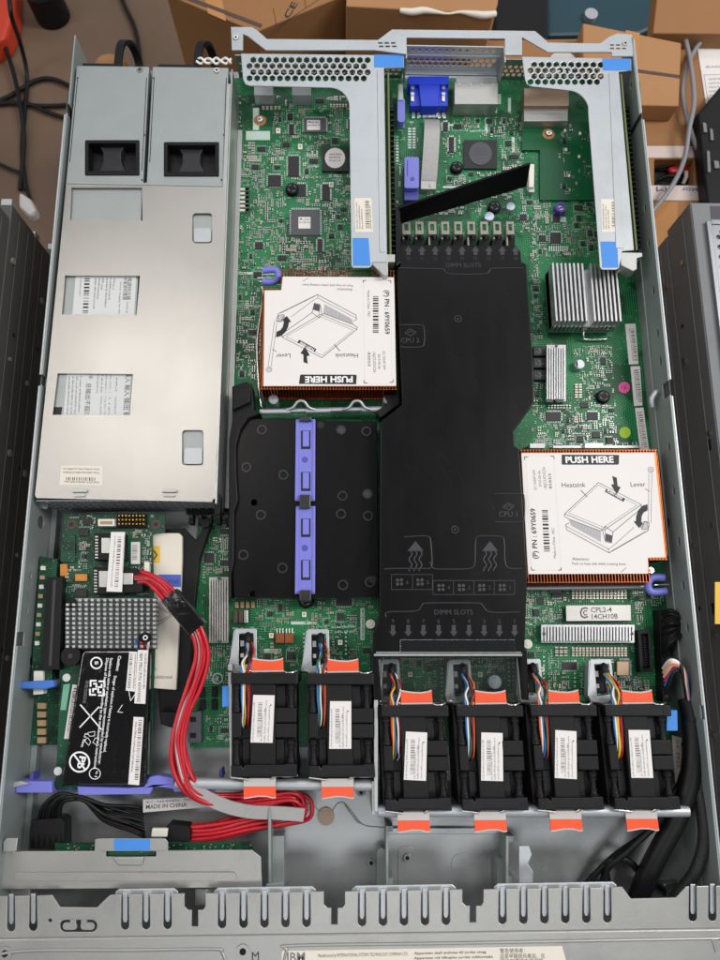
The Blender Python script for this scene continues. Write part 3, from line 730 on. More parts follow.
# ================================================================== MAIN BOARD
ZB = 6.0
mb_t = thing('motherboard', 'large green main circuit board filling the right side of the open case', 'circuit board', W(440, 400, 4))
outl = [(233, 78), (520, 78), (640, 82), (652, 300), (664, 480), (672, 700), (676, 745), (190, 748), (194, 690), (196, 540), (200, 505), (227, 503)]
b = MB(); b.ppx(outl, 4.2, ZB); b.build('board', M['board'], mb_t)
res = []     # reserved photo rectangles (u0,v0,u1,v1)
def R(u0, v0, u1, v1): res.append((u0, v0, u1, v1))
def part(name, mats, fn, bevel=0, **k):
    m = MB(); fn(m); return m.build(name, mats, mb_t, bevel, **k)
def bx(u0, v0, u1, v1, h, mi=0, z0=None): return lambda m: m.ppx(quad(u0, v0, u1, v1), ZB if z0 is None else z0, ZB + h, mi)
def qfp(u0, v0, u1, v1, h=1.6, mtl='ic', circle=None, label=None, pins=True):
    R(u0-2, v0-2, u1+2, v1+2); z = ZB + h
    def f(m):
        m.ppx(quad(u0, v0, u1, v1), ZB + .2, z, 0)
        if pins:
            n = int((u1-u0)/1.6)
            for i in range(n):
                t = u0 + 1 + (u1-u0-2)*i/max(1, n-1)
                m.ppx(quad(t-.35, v0-1.6, t+.35, v0+.2), ZB, ZB + .5, 2); m.ppx(quad(t-.35, v1-.2, t+.35, v1+1.6), ZB, ZB + .5, 2)
            n = int((v1-v0)/1.6)
            for i in range(n):
                t = v0 + 1 + (v1-v0-2)*i/max(1, n-1)
                m.ppx(quad(u0-1.6, t-.35, u0+.2, t+.35), ZB, ZB + .5, 2); m.ppx(quad(u1-.2, t-.35, u1+1.6, t+.35), ZB, ZB + .5, 2)
        if circle: m.flat(circ(*circle), z + .06, 1)
        if circle: 
            for k in range(3): scrib(m, (circle[0]-circle[2]*.55, circle[1]-3 + 3.2*k), (circle[0]+circle[2]*.6, circle[1]-3 + 3.2*k), 2.0, z + .12, 3)
        if label:
            a = label; m.flat(quad(*a), z + .06, 1)
            for k in range(2): scrib(m, (a[0]+1, a[1]+3 + 3*k), (a[2]-1, a[1]+3 + 3*k), 1.8, z + .12, 3)
            m.flat(circ(a[0]+2.5, a[1]+1.8, .8, 8), z+.12, 3)
    return part('chip', [M[mtl], M['paper'], M['solder'], M['ink_mid']], f, 0)
qfp(322, 148, 348, 171, 2.2, 'ic', (335, 158, 10.2), pins=False)
qfp(304, 118, 326, 132, 1.8, 'ic_grey', None, (307, 120, 320, 130))
qfp(291, 209.5, 320, 235, 1.8, 'ic_grey', None, (298.5, 217, 310.5, 228.5))
m_ = qfp(464, 140, 497, 168.5, 2.0, 'ic', pins=False)
part('chip_lid', [M['ic_grey'], M['ink_mid']], lambda m: (m.plate(PX(circ(480.5, 153.5, 11.5, 24), ZB+2.4), ZB+1.9, ZB+2.4), [scrib(m, (474, 149+3*k), (487, 149+3*k), 1.8, ZB+2.46, 1) for k in range(3)]))
for q in ((288, 156, 299, 176), (322, 184, 330, 200), (317.5, 239, 322.5, 252), (289, 124, 294, 134), (348, 119, 354, 129)): qfp(*q, 1.4, 'ic')
for q in ((550.5, 232.5, 561, 243), (539, 235, 546, 241), (546, 412, 561, 421), (587, 412, 598, 420), (520, 214, 527, 220), (443, 122, 448, 131), (553, 214, 560, 222), (562, 662, 577, 670), (336, 598, 352, 606),
          (220, 560, 232, 566), (204, 553, 214, 563), (268, 175, 281, 186), (297, 184, 306, 196), (255, 242, 263, 249), (449, 137, 454, 152)): qfp(*q, 1.2, 'ic')
# big finned chipset heatsink
R(545, 258, 624, 345); R(545, 340, 570, 404)
hs = None
def chip_hs():
    ax0, ay0 = W2(556, 263, 30); ax1, ay1 = W2(620, 322, 30); ym0 = W2(585, 321, 30)[1]
    x0 = W2(556, 321, 30)[0]; x1 = W2(621, 321, 30)[0]
    m = MB(); m.box(x0, ym0, 9, x1, ay0, 20); base = m.build('chipset_heatsink', M['alu'], mb_t, .4)
    for i in range(16):
        x = x0 + (x1-x0-.8)*i/15
        if i in (8,): continue
        m = MB(); m.box(x, ym0, 11.5, x + 1.35, ay0, 30); m.build('fin', M['alu'], base)
    m = MB(); xm = x0 + (x1-x0-.8)*8/15
    m.box(xm, ym0, 11, xm+2, ay0, 13)
    pts = [(xm+.6, ay0-2, 13.5), (xm+.6, ym0-1, 13.5), (xm+.8, ym0-4, 10), (xm+4, ym0-5.5, 9), (x1-4, ym0-5.2, 9), (x1-1, ym0-3, 8)]
    m.tube(pts, .7, 0, 8, 5); m.build('spring_clip', M['chrome'], base)
chip_hs()
def slab_hs(u0, v0, u1, v1, vert, n, mtl='alu', h=9):
    m = MB(); m.ppx(quad(u0, v0, u1, v1), ZB+1.5, ZB+h-4)
    m2 = m.build('regulator_heatsink', M[mtl], mb_t, .3)
    m = MB()
    for i in range(n):
        if vert: t = u0 + (u1-u0)*(i+.12)/n; m.ppx(quad(t, v0+2.2, t + (u1-u0)/n*.55, v1-2.2), ZB+h-4.2, ZB+h)
        else: t = v0 + (v1-v0)*i/n; m.ppx(quad(u0, t, u1, t + (v1-v0)/n*.6), ZB+h-4.2, ZB+h)
    m.build('fins', M[mtl], m2)
    m = MB()
    for q in ((((u0+u1)/2, v0+1.6), ((u0+u1)/2, v1-1.6)) if vert and v1-v0 > u1-u0 else ((u0+3, (v0+v1)/2), (u1-3, (v0+v1)/2))):
        x, y = W2(*q, ZB+h); m.cyl(x, y, ZB+h-4, ZB+h+.3, 1.1, 0, 10)
    m.build('push_pin', M['ink_mid'], m2)
    R(u0-2, v0-2, u1+2, v1+2)
slab_hs(546.5, 344.5, 566, 401.5, True, 8); slab_hs(541, 624.5, 635, 643, True, 30); slab_hs(209, 577, 229, 643, True, 8, 'alu_dull')
# plaque, connectors, cans, coils
R(563, 603, 634, 622)
part('shield_plate', [M['alu_dull'], M['ink_mid']], lambda m: (m.ppx([(566, 605.5), (630.5, 605), (631, 620.5), (566.5, 621)], ZB+3, ZB+4.2), m.text('CPL2-4', (591, 612.4), (612, 612), ZB+4.28, 1, bold=.01), m.text('14CH10B', (592, 619), (618, 618.4), ZB+4.28, 1, bold=.01),
     m.line([(587.5, 608.6), (585, 607.8), (582, 609), (580.6, 612.4), (581.5, 616), (584.5, 617.8), (587.5, 616.6)], 1.0, ZB+4.28, 1), m.line([(587, 611.2), (584.6, 610.8), (583.4, 613), (584.8, 615), (587, 614.6)], .7, ZB+4.28, 1)), .3)
def elko(u, v, r, h, top, side, name='electrolytic_capacitor', mark=True):
    R(u-r*1.5, v-r*1.5, u+r*1.5, v+r*1.5)
    def f(m):
        x, y = W2(u, v, ZB+h); m.cyl(x, y, ZB, ZB+h-.4, r, 0, 22); m.cyl(x, y, ZB+h-.4, ZB+h, r, 1, 22, r*.88)
        m.cyl(x, y, ZB, ZB+1, r*1.08, 2, 4)
        if mark: m.plate([(x + r*.86*cos(t), y + r*.86*sin(t)) for t in [radians(120 + 12*i) for i in range(11)]], ZB+h, ZB+h+.05, 2)
    return part(name, [M[side], M[top], M['ic']], f)
def coil(u, v, r, h=4):
    R(u-r*1.5, v-r*1.5, u+r*1.5, v+r*1.5)
    def f(m):
        x, y = W2(u, v, ZB+h); m.cyl(x, y, ZB, ZB+h*.25, r*1.1, 0, 8); m.cyl(x, y, ZB+h*.2, ZB+h*.6, r*.85, 0, 18); m.cyl(x, y, ZB+h*.6, ZB+h*.8, r*.85, 0, 18, r); m.cyl(x, y, ZB+h*.8, ZB+h, r, 0, 18, r*.85)
        for a in (.6, 2.1, 3.7, 5.2): m.obox(x + r*.55*cos(a), y + r*.55*sin(a), ZB+h, ZB+h+.05, .5, r*.5, a, 1)
    return part('power_inductor', [M['blk'], M['ink_grey']], f)
coil(292, 188, 5.2); coil(457, 166, 5.0); coil(495, 206, 5.0); coil(604, 396, 5.0); coil(306, 600, 5.5)
elko(580, 364, 3.9, 6, 'galv_light', 'galv_light'); elko(489.5, 216, 4.0, 6, 'capblue', 'galv_light', mark=False); elko(511, 206, 3.6, 6, 'capblue', 'galv_light', mark=False); elko(495, 682, 5.0, 7, 'capblue', 'galv_light', mark=False)
def toroid(m):
    x, y = W2(561, 207, ZB+6); m.ring(x, y, ZB+.5, ZB+6, 2.6, 4.6); m.cyl(x, y, ZB, ZB+4.6, 2.7, 1, 16); m.obox(x, y, ZB+4.6, ZB+4.8, 3.6, 1.1, .3, 2)
R(552, 199, 570, 216); part('coin_capacitor', [M['violet'], M['galv_light'], M['ic']], toroid, .3)
# rear port connectors
def vga(m):
    m.ppx(quad(410, 77, 448, 106), ZB, ZB+8, 0); m.ppx([(419, 84), (440, 84), (438, 106), (421, 106)], ZB, ZB+11.5, 0); m.ppx(quad(408, 76, 449, 84), ZB, ZB+12, 0)
    for u in (412.5, 443.5):
        for v in (88, 94):
            x, y = W2(u, v, ZB+9); m.cyl(x, y, ZB+6, ZB+9.5, 1.7, 1, 8)
        m.ppx(quad(u-1.8, 92, u+1.8, 101), ZB+7, ZB+9, 1)
R(405, 72, 452, 120); part('video_port', [M['vga'], M['solder']], vga, .4)
part('port_pins', [M['white_pl']], lambda m: [m.ppx(quad(412 + 6*i, 107 + 6*j, 415 + 6*i, 111 + 6*j), ZB, ZB+.8) for i in range(6) for j in range(2)])
def usb(m):
    m.ppx([(454.5, 82), (498, 82), (498, 104), (454.5, 104)], ZB, ZB+14, 0); m.ppx(quad(456, 100, 497, 113), ZB, ZB+3, 1); m.ppx(quad(456, 77, 497, 82), ZB+10, ZB+13.8, 2)
    for i in range(4): x, y = W2(459.5 + 11*i, 84.5, ZB+14); m.cyl(x, y, ZB+14, ZB+14.5, 1.0, 1, 10)
    for i in range(9): m.ppx(quad(456.5 + 4.8*i, 104.4, 457.6 + 4.8*i, 110), ZB+3, ZB+5, 3)
R(452, 72, 501, 117); part('network_port', [M['alu_dull'], M['solder'], M['galv_light'], M['tan']], usb, .3)
R(524, 86, 571, 136)
part('port_cage', [mat('tan_metal_can', '#9b8672', .4, .8, .1, 200, .05), M['alu_dull']], lambda m: (m.ppx(quad(524, 88, 569, 106), ZB, ZB+13), m.ppx(quad(524, 106, 568, 121), ZB, ZB+10, 1)), .3)
for u0, u1 in ((254, 273), (292, 311)):
    R(u0-3, 84, u1+3, 104)
    part('network_port', [M['galv_light'], M['ic']], lambda m: (m.ppx(quad(u0, 84, u1, 95), ZB, ZB+12), m.ppx(quad(u0+.5, 95, u1-.5, 100), ZB, ZB+6, 1), [m.ppx(quad(u0+1 + 3.2*i, 100, u0+2.4 + 3.2*i, 102.5), ZB, ZB+1, 0) for i in range(6)]), .3)
R(396, 90, 406, 124)
part('release_lever', [M['galv_light'], M['purple']], lambda m: (m.ppx([(398.5, 84), (402.5, 84), (403.5, 100), (398, 100)], ZB, ZB+15), m.ppx(rrect(397.5, 98, 405, 122, 3), ZB+6, ZB+14, 1)), .6)
R(402, 152, 423, 206)
def purpl(m):
    m.ppx(rrect(404.5, 157, 419, 188, 2), ZB, ZB+14, 0); m.ppx(quad(404.5, 188, 418.5, 200), ZB, ZB+9, 1); x, y = W2(412.5, 179, ZB+14); m.ring(x, y, ZB+14, ZB+14.5, .7, 1.6, 1); m.ppx(quad(407, 160, 408, 176), ZB+14, ZB+14.2, 1)
part('power_connector', [M['purple'], M['purple_lo']], purpl, .5)
R(420, 118, 442, 190)
def flatc(m):
    m.ribbon([Vector(W(431.5, 120, 10)), Vector(W(432, 123, 16)), Vector(W(432, 132, 19)), Vector(W(430.5, 158, 17)), Vector(W(429, 178, 13)), Vector(W(428.5, 187, 8))], 12.6, .9, 0, 8, side=Vector((1, 0, 0)))
    m.ppx(quad(421, 180, 436, 189), ZB, ZB+6, 1); m.text('L', (429, 187), (431, 187), ZB+6.1, 2)
part('flat_cable', [M['ribbon'], M['alu_dull'], M['ink']], flatc)
R(526, 158, 538, 194)
part('board_connector', [M['white_pl'], M['alu']], lambda m: (m.ppx([(529, 164), (534.5, 164), (534, 187), (529, 187)], ZB, ZB+7), m.ppx(quad(528.5, 187, 534.5, 192), ZB, ZB+5, 1)), .3)
# a bare daughter board area with a screw
R(534, 122, 590, 196)
part('daughter_board', [M['board_plain']], lambda m: m.ppx([(522, 122), (588, 122), (594, 200), (540, 200), (540, 150), (522, 150)], ZB+.3, ZB+2.2))
def scr(u, v, z, r=2.6):
    def f(m):
        x, y = W2(u, v, z); m.ring(x, y, z, z+.15, r, r*1.75, 1); m.cyl(x, y, z, z+1.8, r, 0, 18, r*.8); m.obox(x, y, z+1.8, z+1.85, r*1.1, .5, .5, 2); m.obox(x, y, z+1.8, z+1.86, .5, r*1.1, .5, 2)
    return part('screw', [M['chrome'], mat('copper_pad', '#c08a5e', .4, .8, .1, 100, 0), M['ink']], f)
scr(548.5, 134, ZB+2.2, 2.9); scr(260, 120.5, ZB, 2.9); R(252, 112, 269, 129)
part('lamp_indicator', [M['white_pl']], lambda m: [m.ppx(quad(u, v, u+2.2, v+2.8), ZB+2.2, ZB+2.8) for u, v in ((564, 129), (579, 132), (565, 148), (578, 155), (568, 174))])
# row of memory sockets: milky latches stand out behind the black duct
for i in range(9):
    u = 406.5 + 13.0*i
    R(u-6, 216, u+7, 252)
    a = 0
    m = MB(); m.ppx([(u-5.2, 235), (u+4.4, 235), (u+4.4, 262), (u-5.2, 262)], ZB, ZB+9); so = m.build('memory_socket', M['blk'], mb_t)
    m = MB(); x0, y1 = W2(u-4.4, 221, ZB+16); x1, y0 = W2(u+4.2, 234, ZB+16)
    m.plate([(x0, y0), (x1, y0), (x1, y1), (x0, y1)], ZB+13.4, ZB+15.6, 0, [[(x0+1.7, y0+3.4), (x1-1.7, y0+3.4), (x1-1.7, y1-2.4), (x0+1.7, y1-2.4)]]); m.box(x0, y0, ZB+6, x0+1.6, y1-3, ZB+13.4); m.box(x1-1.6, y0, ZB+6, x1, y1-3, ZB+13.4)
    m.box(x0+.4, y0-8 if i % 3 == 2 else y0-2, ZB+9, x0+1.8, y0, ZB+12)
    m.build('latch', M['latch'], so, .3)
# black regulator blocks by the duct
R(530, 343, 548, 382)
for k in range(3): part('regulator', [M['ic'], M['ink_grey']], lambda m: (m.ppx(quad(533.5, 346 + 12*k, 546, 355.5 + 12*k), ZB, ZB+4.2), m.text('-3-', (536, 353.4 + 12*k), (544, 353.2 + 12*k), ZB+4.3, 1)), .3)
# stickers
def sticker(name, mtl, fn): part(name, mtl, fn)
for pts, A, B_ in (([(625, 324), (635.5, 323.5), (638.5, 364), (629, 364.5)], (630.5, 329), (634.5, 361)), ([(630.5, 366.5), (640, 366), (642.5, 405.5), (634, 406)], (635, 370), (638.5, 402)), ([(635, 408), (643.5, 407.5), (650, 458), (641, 458.5)], (638.5, 412), (644, 448))):
    def f(m):
        m.ppx(pts, ZB+.4, ZB+.5); z = ZB+.58
        bars(m, A, B_, (3.6, -.3), z, 1, 30); scrib(m, (A[0]-1.6, A[1]), (B_[0]-1.8, B_[1]), 1.6, z, 2)
    part('barcode_sticker', [M['paper'], M['ink_mid'], M['ink_grey']], f)
R(622, 321, 652, 462)
for u, v, mt, tx in ((624.2, 387.5, 'pink', '16'), (625, 432.5, 'lime', 'X')):
    R(u-7, v-7, u+7, v+7); part('round_sticker', [M[mt], M['ink_mid'] if mt == 'pink' else M['lime']], lambda m: (m.plate(PX(circ(u, v, 5.7, 24), ZB+.15), ZB+.05, ZB+.15), m.text(tx, (u-2.4, v+1.8), (u+2.4, v+1.8), ZB+.22, 1)))
part('paper_label', [M['silk']], lambda m: (m.ppx(quad(253, 108, 259, 130), ZB+.02, ZB+.1), m.ppx(quad(246, 131, 270, 140), ZB+.02, ZB+.1))); R(243, 106, 272, 142)
part('pin_header', [M['white_pl'], M['gold']], lambda m: [m.ppx(quad(239 + (6 if r else 0), 188 + 4.2*k + 0*r, 249, 190 + 4.2*k), ZB, ZB+2) for k in range(6) for r in range(2)]); R(233, 186, 250, 216)
# lower right connectors
R(636, 626, 656, 676)
def conn(m):
    m.ppx([(637.5, 630), (650, 629.5), (653, 672), (640.5, 672.5)], ZB, ZB+8, 0, [[(641, 634), (648, 633.6), (650, 668), (643.5, 668.4)]]); m.ppx([(641, 634), (648, 633.6), (650, 668), (643.5, 668.4)], ZB, ZB+3, 2)
    for k in range(12): m.ppx(quad(643.4 + .2*k, 637 + 2.5*k, 647 + .2*k, 638.2 + 2.5*k), ZB+3, ZB+5, 1)
part('drive_connector', [M['blk'], M['emboss'], M['fan_lo']], conn, .3)
R(652, 606, 674, 704)
def p24(m):
    m.ppx([(659, 610), (667, 610), (672, 702), (663, 702)], ZB, ZB+11, 0)
    for k in range(24):
        v = 613 + 3.6*k; m.ppx(quad(654.5 + .045*(v-610), v, 659 + .045*(v-610), v+1.7), ZB, ZB+2, 1)
        if k % 2: m.ppx(quad(661.5 + .045*(v-610), v-1, 664.5 + .045*(v-610), v+2.2), ZB+11, ZB+11.2, 2)
part('power_header', [M['blk'], M['white_pl'], M['brown']], p24, .3)
R(528, 700, 680, 760)
for q in ((619, 660, 630, 676),): qfp(*q, 2.2, 'ic_grey')
part('crystal', [mat('tan_can', '#b49b7c', .4, .3, .08, 200, .05)], bx(617, 661.5, 629, 675.5, 2.4), .4)
R(276, 624, 306, 646)
part('film_capacitor', [M['amber'], M['solder']], lambda m: [(m.ppx(quad(275.5 + 9.5*k, 633.5, 284 + 9.5*k, 643), ZB, ZB+3.4), m.ppx(quad(276.2 + 9.5*k, 628, 277.4 + 9.5*k, 633.5), ZB, ZB+.8, 1), m.ppx(quad(279.2 + 9.5*k, 628, 280.4 + 9.5*k, 633.5), ZB, ZB+.8, 1), m.ppx(quad(282.2 + 9.5*k, 628, 283.4 + 9.5*k, 633.5), ZB, ZB+.8, 1)) for k in range(2)], .3)
R(229, 609, 252, 626)
part('capacitor_bank', [M['tan'], M['brown'], M['solder']], lambda m: [m.ppx(quad(233.5 + 5.2*k, 610, 237.5 + 5.2*k, 623), ZB, ZB+2.4, 1 if k < 2 else 2) for k in range(3)], .3)
part('capacitor_bank', [M['tan'], M['solder']], lambda m: [m.ppx(quad(235 + 5.4*k, 601.5, 238.6 + 5.4*k, 608), ZB, ZB+2, 0) for k in range(4)], .2); R(233, 599, 256, 609)
for u, v in ((528, 644), (370.5, 624)):
    R(u-6, v-6, u+6, v+6); part('nylon_post', [M['white_pl']], lambda m: (m.cyl(*W2(u, v, ZB+5), ZB, ZB+5, 3.2, 0, 18), m.cyl(*W2(u, v, ZB+5), ZB+5, ZB+5.4, 1.6, 0, 14)), .3)
part('socket_rod', [M['galv_light'], M['chrome']], lambda m: (m.tube([Vector(W(520, 588, 11)), Vector(W(652, 586.5, 11))], 1.9, 0, 10), m.ppx(quad(530, 443.5, 545, 448), ZB, ZB+10, 0), m.ppx(quad(585, 443, 603, 448), ZB, ZB+10, 0), m.ppx(quad(553, 445.5, 640, 448), ZB, ZB+7, 0)), 0)
part('blue_edge_tab', [M['blue']], lambda m: (m.ppx(quad(222, 686, 230, 707), 22, 30)), .5)
part('blue_edge_tab', [M['blue']], lambda m: (m.ppx([(667, 711), (677.5, 710), (678, 731), (666.5, 731)], 24, 32)), .5)
part('debug_label', [M['silk'], M['ink_mid']], lambda m: (m.ppx(quad(360.5, 608, 364.5, 640), ZB+.02, ZB+.1), scrib(m, (363.8, 638), (363.8, 610), 2.2, ZB+.16, 1), m.ppx(quad(291, 621.5, 317, 624.5), ZB+.02, ZB+.1), m.ppx(quad(264, 649, 281, 652.5), ZB+.02, ZB+.1)))
R(359, 606, 366, 642)
part('jack', [M['ic_grey'], M['blk']], lambda m: (m.ppx([(187, 713), (201, 711), (201, 743), (188, 743)], ZB, ZB+9, 0), m.ppx(quad(190, 717, 196, 722), ZB+9, ZB+9.4, 1), m.ppx(quad(190, 733, 196, 738), ZB+9, ZB+9.4, 1)), .4); R(184, 708, 205, 747)
part('jumper_block', [M['blk'], M['gold']], lambda m: [m.ppx(quad(u, v, u+5.5, v+10), ZB, ZB+3.5) for u, v in ((199, 687), (211.5, 687), (199.5, 700), (211.5, 700))], .3)
R(196, 684, 222, 714)
part('printed_emblem', [M['silk']], lambda m: (m.ring(*W2(217.5, 678.5, ZB), ZB+.02, ZB+.08, 3.0, 3.7), m.text('R', (215.6, 681.4), (219.4, 681.4), ZB+.1, 0)))
m = MB(); m.text('CPU1', (615, 446), (637, 445.6), ZB+.12, 0, h=4); m.text('FAN FAULT', (265, 652), (280, 652), ZB+.18, 1, h=1.5); m.text('CPU2', (244, 352), (262, 352), ZB+.12, 0, h=3.2)
m.text('ULTERRA DEBUG CONN', (363.6, 639), (363.6, 609), ZB+.2, 1, h=1.7); m.build('board_lettering', [M['silk'], M['ink']], mb_t)

# ------------------------------------------------------------------ surface components
def caprow(u0, v0, n, du, rows, dv, w=2.6, h=3.6, body=2, hh=1.2):
    m = MB()
    for j in range(rows):
        for i in range(n):
            u, v = u0 + du*i, v0 + dv*j
            m.ppx(quad(u, v, u+w, v+h*.27), ZB, ZB+hh+.05, 0); m.ppx(quad(u+.1, v+h*.27, u+w-.1, v+h*.73), ZB, ZB+hh, body); m.ppx(quad(u, v+h*.73, u+w, v+h), ZB, ZB+hh+.05, 0)
    m.build('capacitor_row', [M['solder'], M['brown'], M['tan'], M['ic'], M['silk']], mb_t, kind='stuff' if False else None); R(u0-2, v0-2, u0+du*n, v0+dv*rows)
caprow(572, 590, 16, 3.5, 2, 5, 2.4, 3.8); caprow(572, 647.5, 16, 3.5, 2, 5, 2.4, 3.8); caprow(555, 647, 3, 4.5, 2, 5, 3.4, 4, 1); caprow(557, 352 - 1, 0 + 1, 4, 1, 5)
caprow(412, 108, 7, 5.2, 2, 6, 2.6, 4.2, 4); caprow(408, 128, 2, 4.4, 8, 2.7, 3.2, 1.4, 4, .3); caprow(392, 136, 2, 4, 9, 3, 2.6, 1.5, 4, .3); caprow(549, 246, 9, 2.2, 1, 5, 1.2, 5, 4, .4); caprow(575, 384, 2, 4, 3, 5, 3, 3.6, 2); caprow(548, 405, 8, 3, 1, 4, 2, 3.2, 1); caprow(262, 106, 5, 4, 1, 5, 2.6, 3.4, 2); caprow(330, 104, 6, 3, 1, 4, 2, 3, 2)
caprow(303, 633, 1, 3, 7, 4.2, 1.8, 1.8, 4, .3); caprow(345, 632, 1, 3, 6, 4.2, 1.8, 1.8, 4, .3); caprow(441, 668, 1, 3, 7, 4.4, 1.9, 1.9, 4, .3); caprow(508, 662, 2, 4.4, 6, 4.4, 1.9, 1.9, 4, .3); caprow(543, 656, 1, 3, 8, 4.2, 1.8, 1.8, 4, .3); caprow(574, 660, 1, 3, 8, 4.2, 1.8, 1.8, 4, .3)
part('bright_part', [M['white_pl'], M['tan']], lambda m: [(m.ppx(quad(u, v, u+4.4, v+5), ZB, ZB+1.6, 0), m.ppx(quad(u+1.2, v+1.2, u+3.2, v+3.2), ZB+1.6, ZB+1.7, 1)) for u, v in ((269, 633), (338, 640), (302, 612), (408, 672), (478, 672), (540, 667), (607, 668), (276, 128), (298, 144), (329, 182))], .2)
for q in ((268, 632, 275, 640), (337, 638, 344, 647), (301, 610, 308, 619), (407, 670, 414, 679), (477, 670, 484, 679), (539, 665, 546, 674), (606, 666, 613, 675), (275, 126, 282, 135), (297, 142, 304, 151), (328, 180, 335, 189)): R(*q)
def print_marks(m):
    for A, B_, h in (((402, 660), (428, 659), 3.2), ((430, 661), (446, 660), 3), ((452, 660), (480, 659.5), 3.4), ((482, 660), (505, 659.5), 3.2), ((450, 668), (500, 667), 3), ((332, 628), (356, 627.5), 2.6), ((335, 633), (355, 632.6), 2.4), ((237, 274.5), (280, 274), 2.6), ((470, 132), (492, 131), 2.2)): scrib(m, A, B_, h, ZB+.1, 0)
part('printed_bar', [M['silk']], lambda m: [m.ppx(quad(*q), ZB+.02, ZB+.08) for q in ((485, 118, 487.5, 133), (498, 94, 501, 104), (508, 98, 511, 112), (512, 137, 514.5, 152), (441, 124, 462, 126), (443, 186, 462, 188), (553, 217, 566, 222), (236, 272, 281, 274.5), (620, 226, 624, 240))])
part('board_print', [M['silk']], print_marks)
class Grid:
    def __init__(s, poly, rects, z, cell=.5):
        P = PX(poly, z); xs = [p[0] for p in P]; ys = [p[1] for p in P]
        s.x0, s.y0, s.c = min(xs), min(ys), cell; s.nx = int((max(xs)-s.x0)/cell)+1; s.ny = int((max(ys)-s.y0)/cell)+1
        X, Y = np.meshgrid(s.x0 + (np.arange(s.nx)+.5)*cell, s.y0 + (np.arange(s.ny)+.5)*cell, indexing='ij')
        ins = np.zeros_like(X, bool); n = len(P)
        for i in range(n):
            (xa, ya), (xb, yb_) = P[i], P[(i+1) % n]
            if ya == yb_: continue
            c = ((ya > Y) != (yb_ > Y)) & (X < (xb-xa)*(Y-ya)/(yb_-ya) + xa); ins ^= c
        s.occ = ~ins
        for r in rects:
            q = PX(quad(*r), z); s.mark(min(p[0] for p in q), min(p[1] for p in q), max(p[0] for p in q), max(p[1] for p in q))
    def idx(s, x0, y0, x1, y1):
        return max(0, int((x0-s.x0)/s.c)), max(0, int((y0-s.y0)/s.c)), int((x1-s.x0)/s.c)+1, int((y1-s.y0)/s.c)+1
    def mark(s, *q): i0, j0, i1, j1 = s.idx(*q); s.occ[i0:max(0, i1), j0:max(0, j1)] = True
    def free(s, *q):
        i0, j0, i1, j1 = s.idx(*q)
        if q[0] < s.x0 or q[1] < s.y0 or i1 > s.nx or j1 > s.ny: return False
        return not s.occ[i0:i1, j0:j1].any()
def fbox(m, x0, y0, x1, y1, z0, z1, mi):
    m.add([(x0, y0, z1), (x1, y0, z1), (x1, y1, z1), (x0, y1, z1), (x0, y0, z0), (x1, y0, z0), (x1, y1, z0), (x0, y1, z0)],
          [[0, 1, 2, 3], [4, 5, 1, 0], [5, 6, 2, 1], [6, 7, 3, 2], [7, 4, 0, 3]], mi)
def passive(m, x, y, L, w, horiz, body, z, h):
    e = L*.26
    if horiz:
        fbox(m, x+e, y+.05, x+L-e, y+w-.05, z, z+h, body); fbox(m, x, y, x+e, y+w, z, z+h+.05, 0); fbox(m, x+L-e, y, x+L, y+w, z, z+h+.05, 0)
    else:
        fbox(m, x+.05, y+e, x+w-.05, y+L-e, z, z+h, body); fbox(m, x, y, x+w, y+e, z, z+h+.05, 0); fbox(m, x, y+L-e, x+w, y+L, z, z+h+.05, 0)
SM = [M['solder'], M['brown'], M['tan'], M['ic'], M['silk'], M['gold'], M['silk_dim']]
def soic(m, x, y, w, h, horiz, z):
    fbox(m, x, y, x+w, y+h, z+.1, z+1.3, 3); p = .95
    if horiz:
        n = max(2, int(w/p))
        for i in range(n):
            t = x + (w-.4)*i/(n-1); fbox(m, t, y-.9, t+.42, y, z, z+.5, 0); fbox(m, t, y+h, t+.42, y+h+.9, z, z+.5, 0)
    else:
        n = max(2, int(h/p))
        for i in range(n):
            t = y + (h-.4)*i/(n-1); fbox(m, x-.9, t, x, t+.42, z, z+.5, 0); fbox(m, x+w, t, x+w+.9, t+.42, z, z+.5, 0)
